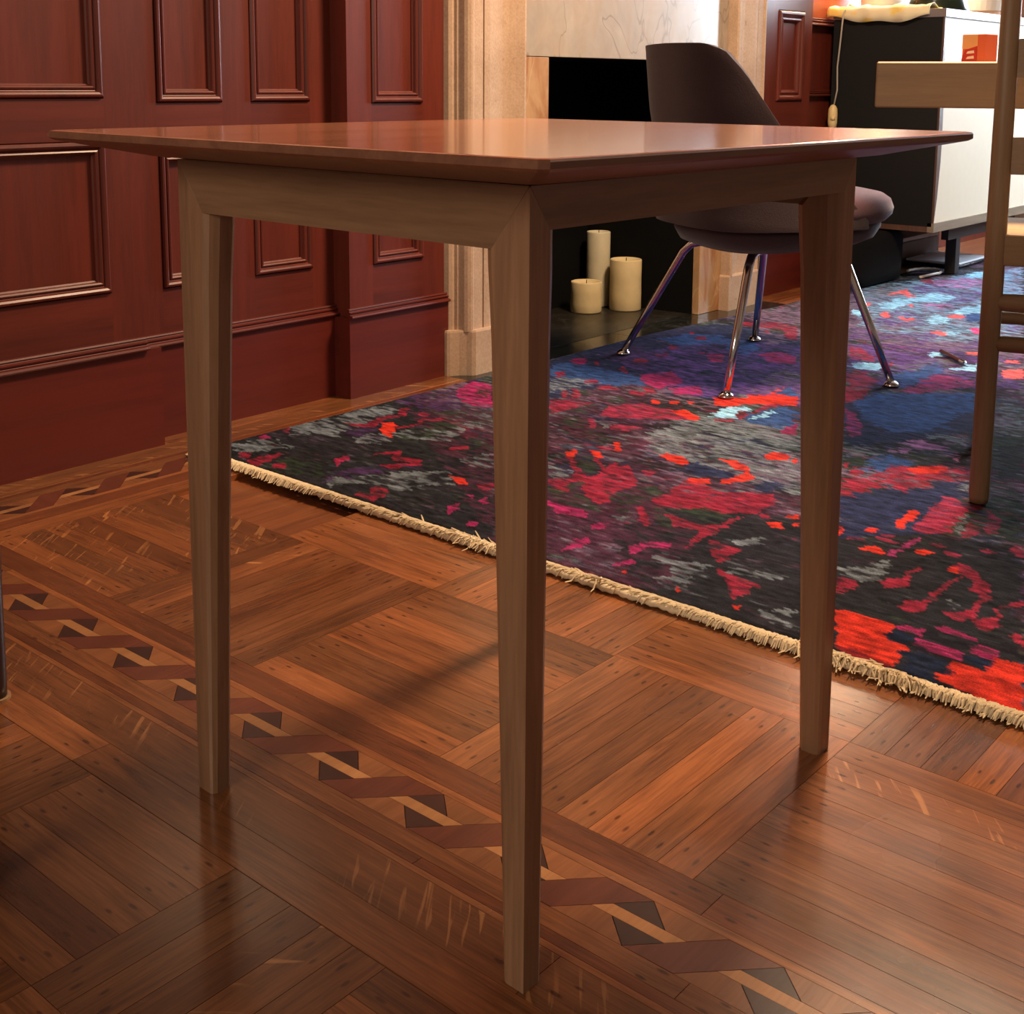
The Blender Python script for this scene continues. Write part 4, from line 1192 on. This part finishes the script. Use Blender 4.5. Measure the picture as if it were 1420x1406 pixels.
# dark green planter, white crock on the cabinet top
M_GREEN = plain('dark_green_glaze', (34, 44, 34), .2); M_LEAF = plain('leaf_green', (44, 70, 40), .5)
pc = (4.985, 2.025)
pl_ = thing('plant_pot', (pc[0], pc[1], ZT), 'dark green glazed plant pot standing on the cabinet top', 'plant pot')
b = MB(); b.lathe([(.001, ZT), (.118, ZT), (.122, ZT + .004), (.10, ZT + .07), (.085, ZT + .14), (.09, ZT + .15), (.08, ZT + .15), (.075, ZT + .135), (.001, ZT + .135)], pc[0], pc[1], 28); b.build('pot', M_GREEN, pl_, smooth=True)
for k in range(9):
    a = k * 2.4; L = .16 + .04 * (k % 3)
    b = MB(); pts = []
    for s in range(7):
        u = s / 6; w = .022 * math.sin(PI * min(1, u * .95 + .03)); px_ = pc[0] + math.cos(a) * L * .5 * u; py_ = pc[1] + math.sin(a) * L * .5 * u; pz = ZT + .13 + L * (u - .25 * u * u)
        pts.append([(px_ - math.sin(a) * w, py_ + math.cos(a) * w, pz), (px_, py_, pz - .004), (px_ + math.sin(a) * w, py_ - math.cos(a) * w, pz), (px_, py_, pz - .007)])
    b.loft(pts); b.build('leaf', M_LEAF, pl_, smooth=True)
M_BLUE = plain('blue_brush_mark', (70, 150, 180), .4); M_BUFF = plain('buff_clay', (206, 164, 130), .7)
cc = (5.42, 2.02)
cr = thing('crock', (cc[0], cc[1], ZT), 'white crock with blue brush marks and a buff foot on the cabinet', 'crock')
b = MB(); b.lathe([(.001, ZT), (.098, ZT), (.102, ZT + .008), (.102, ZT + .022), (.001, ZT + .022)], cc[0], cc[1], 32); b.build('foot', M_BUFF, cr, smooth=False)
b = MB(); b.lathe([(.02, ZT + .0222), (.106, ZT + .0222), (.112, ZT + .06), (.112, ZT + .17), (.10, ZT + .185), (.09, ZT + .185), (.09, ZT + .06), (.001, ZT + .05)], cc[0], cc[1], 32); bo = b.build('body', M_CER, cr, smooth=False)
for a0, zz in ((-2.25, .036), (-2.05, .040), (-1.9, .034)):
    b = MB(); b.tube([(cc[0] + .1125 * math.cos(a0 + .03 * s), cc[1] + .1125 * math.sin(a0 + .03 * s), ZT + zz + .03 + .012 * s) for s in range(4)], [.002, .004, .004, .002], 6); b.build('brush_mark', M_BLUE, bo)

# things under and beside the cabinet
M_BAG = fabric('black_canvas', (9, 9, 10), (17, 17, 18), .0)
b = MB(); rings = []
bcx, bcy = 4.685, 2.165; N = 40
for s, z in ((.02, .0135), (.86, .0135), (.96, .022), (1.0, .06), (1.0, .12), (.98, .175), (.93, .205), (.78, .217), (.4, .221), (.02, .222)):
    ring = []
    for k in range(N):
        f, r = sq(2 * PI * k / N, .245 * s, .115 * s, 3.2)
        w = 1 + .03 * math.sin(5 * 2 * PI * k / N + z * 30)
        ring.append((bcx + f * w, bcy + r * w, z))
    rings.append(ring)
b.loft(rings); bag = b.build('bag', M_BAG, smooth=True)
tag(bag, 'slumped black canvas bag on the rug beside the cabinet', 'bag')
b = MB(); b.tube([(4.44, 2.10, .214), (4.47, 2.08, .246), (4.55, 2.07, .256), (4.63, 2.08, .246), (4.66, 2.10, .214)], [.009, .01, .01, .01, .009], 8); b.build('handle', M_BAG, bag, smooth=True)
M_CABLE = plain('white_cable', (226, 218, 208), .4)
b = MB(); pts = []
for k in range(22):
    a = -2.3 + k * .2; pts.append((5.045 + .10 * math.cos(a) + .0 * k, 2.045 + .10 * math.sin(a) * .62, RZ + .0065 + .002 * (k % 2)))
b.tube([(4.90, 2.0, RZ + .006)] + pts[3:], .0062, 8); cable = b.build('charging_cable', M_CABLE, smooth=True)
tag(cable, 'looped white cable on the rug under the cabinet', 'cable')
M_ALU = plain('pale_silver', (226, 231, 240), .5, .0, var=.03); M_GLASS = plain('dark_bezel', (30, 30, 34), .2)
lap = thing('laptop', (5.58, 2.02, RZ), 'closed silver laptop lying on the rug under the cabinet', 'laptop')
b = MB(); b.cbox(5.28, 5.62, 1.985, 2.225, RZ + .001, RZ + .013, .004); b.build('base', M_GLASS, lap)
b = MB(); b.cbox(5.28, 5.62, 1.985, 2.225, RZ + .0135, RZ + .024, .004); b.build('lid', M_ALU, lap)
M_BOX = plain('storage_box_grey', (60, 54, 58), .6); M_LID = plain('storage_box_lid', (130, 124, 132), .4)
sb = thing('storage_box', (5.43, 2.29, 0), 'low dark storage box with a pale grey lid under the cabinet', 'box')
b = MB(); b.box(5.20, 5.67, 2.245, 2.352, 0.0, .105); b.build('body', M_BOX, sb, bevel=.004)
b = MB(); b.box(5.195, 5.675, 2.241, 2.354, .105, .125); b.build('lid', M_LID, sb, bevel=.004)
M_PEN = plain('pen_maroon', (70, 26, 34), .25)
pa, pb = Vector((3.555, 1.378, RZ + .0065)), Vector((3.437, 1.258, RZ + .0065))
b = MB(); b.tube([pa, pa.lerp(pb, .04), pa.lerp(pb, .12), pa.lerp(pb, .80)], [.003, .0062, .0068, .0068], 10); pen = b.build('pen', M_PEN, smooth=False)
tag(pen, 'dark maroon pen lying on the rug near the chrome chair', 'pen')
b = MB(); b.tube([pa.lerp(pb, .801), pa.lerp(pb, .97), pb], [.0064, .0064, .004], 10); b.build('metal_tip', M_CHROME, pen)

# ================================================================== DINING TABLE END, LADDER-BACK CHAIR
M_PALE = wood('pale_table_wood', (142, 114, 82), (178, 146, 108), 'X', .5, broad=.3)
M_ASH = wood('ladder_chair_wood', (124, 96, 68), (160, 128, 94), 'Z', .5, broad=.3)
M_ASH_H = wood('ladder_chair_wood_cross', (124, 96, 68), (160, 128, 94), 'X', .5, broad=.3)
U = Vector((0.36, -0.933, 0)); NN = Vector((0.933, 0.36, 0))
rzU = math.atan2(U.y, U.x)
dt = thing('dining_table', (2.499, 1.138, 0), 'pale wooden table with a thick slab top behind the ladder-back chair', 'table', rzU)
# local x along U, local y along N
b = MB(); b.cbox(0, 1.9, 0, 0.56, .744, .838, .003); b.build('table_top', M_PALE, dt, local=True)
for lx in (.62, 1.55):
    b = MB(); b.box(lx - .04, lx + .04, .06, .50, RZ, RZ + .05); b.build('trestle_foot', M_PALE, dt, local=True, bevel=.004)
    b = MB(); b.box(lx - .03, lx + .03, .22, .34, RZ + .05, .744); b.build('trestle_post', M_PALE, dt, local=True, bevel=.004)
b = MB(); b.box(.65, 1.52, .26, .30, .30, .38); b.build('trestle_beam', M_PALE, dt, local=True, bevel=.003)

# snack carton on the table top
M_ORG = plain('carton_orange', (226, 106, 62), .5, var=.05); M_PEACH = plain('carton_peach', (240, 176, 112), .5, var=.05); M_RED = plain('carton_red', (196, 52, 34), .5, var=.05); M_WHT = plain('carton_white', (246, 222, 200), .5, var=.02)
cb = Vector((2.499, 1.138, 0)) + U * .185 + NN * .10
car = thing('carton', (cb.x, cb.y, .838), 'small orange and red carton standing on the pale table top', 'carton', rzU - .5)
b = MB(); b.box(-.022, .030, 0, .05, .0, .058); b.build('box_body', M_ORG, car, local=True, bevel=.001)
b = MB(); b.box(-.0222, .012, -.0006, 0, .028, .0575); b.build('printed_panel', M_PEACH, car, local=True)
b = MB(); b.add([(-.0222, -.0007, 0), (.012, -.0007, 0), (.012, -.0007, .034), (-.015, -.0007, .026), (-.0222, -.0007, .008)], [(0, 1, 2, 3, 4)]); b.build('printed_panel', M_RED, car, local=True)
for z0 in (.007, .018):
    b = MB(); b.add([(-.012, -.0011, z0), (.006, -.0011, z0 + .001), (.005, -.0011, z0 + .007), (-.009, -.0011, z0 + .005)], [(0, 1, 2, 3)]); b.build('printed_stripe', M_WHT, car, local=True)

lc = thing('ladder_back_chair', (2.303, 0.802, 0), 'brown wooden ladder-back chair with round rungs at the right edge', 'chair', math.radians(-70.4))
WC, DC = .44, .40
def post(x, y, z1, r0, r1, name):
    b = MB(); b.tube([(x, y, RZ), (x, y, RZ + .012), (x, y, .2), (x, y, .45), (x, y, .70), (x, y, z1 - .01), (x, y, z1)] if z1 > .8 else [(x, y, RZ), (x, y, .2), (x, y, z1)],
                     [r1 * .9, r1, r1 * 1.01, r0 * 1.03, r0, r0 * .94, r0 * .6] if z1 > .8 else [r1, r1, r0], 20)
    return b.build(name, M_ASH, lc, smooth=True, local=True)
post(0, 0, 1.06, .0178, .0182, 'back_post'); post(WC, 0, 1.06, .0178, .0182, 'back_post')
post(0, DC, .478, .0175, .0175, 'front_leg'); post(WC, DC, .478, .0175, .0175, 'front_leg')
for z0, z1 in ((.805, .872), (.632, .698), (.96, 1.03)):
    rings = []
    for k in range(9):
        x = .012 + (WC - .024) * k / 8; bow = -.028 * math.sin(PI * k / 8); dz = .006 * math.sin(PI * k / 8)
        rings.append([(x, bow - .004, z0), (x, bow + .006, z0), (x, bow + .006, z1 + dz), (x, bow - .004, z1 + dz)])
    b = MB(); b.loft(rings); b.build('back_slat', M_ASH_H, lc, local=True)
def rung(p, q, z, r): 
    b = MB(); P, Q = Vector((*p, z)), Vector((*q, z)); b.tube([P, P.lerp(Q, .06), P.lerp(Q, .5), P.lerp(Q, .94), Q], [r * .8, r * .95, r * 1.08, r * .95, r * .8], 14); return b.build('rung', M_ASH_H, lc, smooth=True, local=True)
rung((0, 0), (WC, 0), .397, .0175); rung((0, 0), (0, DC), .298, .0140); rung((WC, 0), (WC, DC), .298, .0140); rung((0, 0), (WC, 0), .320, .0160); rung((0, DC), (WC, DC), .30, .0140); rung((0, 0), (0, DC), .20, .0130); rung((WC, 0), (WC, DC), .20, .0130)
b = MB(); b.box(.010, WC - .01, -.010, .012, .466, .524); b.build('seat_rail', M_ASH_H, lc, local=True, bevel=.003)
M_RUSH = wood('woven_seat', (150, 118, 76), (190, 156, 106), 'X', .8)
b = MB(); b.cbox(.0, WC, .012, DC + .015, .478, .515, .010); b.build('seat', M_RUSH, lc, local=True)

# ================================================================== DARK CHAIR AT THE LEFT EDGE
M_EBON = wood('dark_chair_wood', (34, 18, 16), (58, 32, 26), 'Z', .4, .2)
M_FELT = plain('felt_pad', (150, 112, 76), .95)
O = Vector((0.722, 1.488, 0)); a_ = math.atan2(.55, -.835)
dc = thing('dark_chair', O, 'dark brown chair leg on a pale felt pad at the left edge', 'chair', a_)
for (x, y) in ((0, 0), (.42, 0), (0, .42), (.42, .42)):
    b = MB(); b.tube([(x, y, .004), (x, y, .02), (x, y, .25), (x, y, .43)], [.0150, .0155, .0175, .0185], 16); lg = b.build('leg', M_EBON, dc, smooth=True, local=True)
    b = MB(); b.lathe([(.001, .0002), (.0195, .0002), (.0195, .004), (.001, .004)], x, y, 18)
    f_ = b.build('foot_pad', M_FELT, lg, local=True); f_.location = Vector((x, y, 0.0002)) - lg.location
b = MB(); b.cbox(-.02, .44, -.02, .44, .43, .465, .008); b.build('seat', M_EBON, dc, local=True)
for y in (.0, .42):
    b = MB(); b.tube([(.42, y, .46), (.43, y, .65), (.46, y, .86)], [.017, .016, .013], 12); b.build('back_post', M_EBON, dc, smooth=True, local=True)
b = MB(); b.box(.435, .455, .0, .42, .72, .84); b.build('backrest', M_EBON, dc, local=True, bevel=.004)
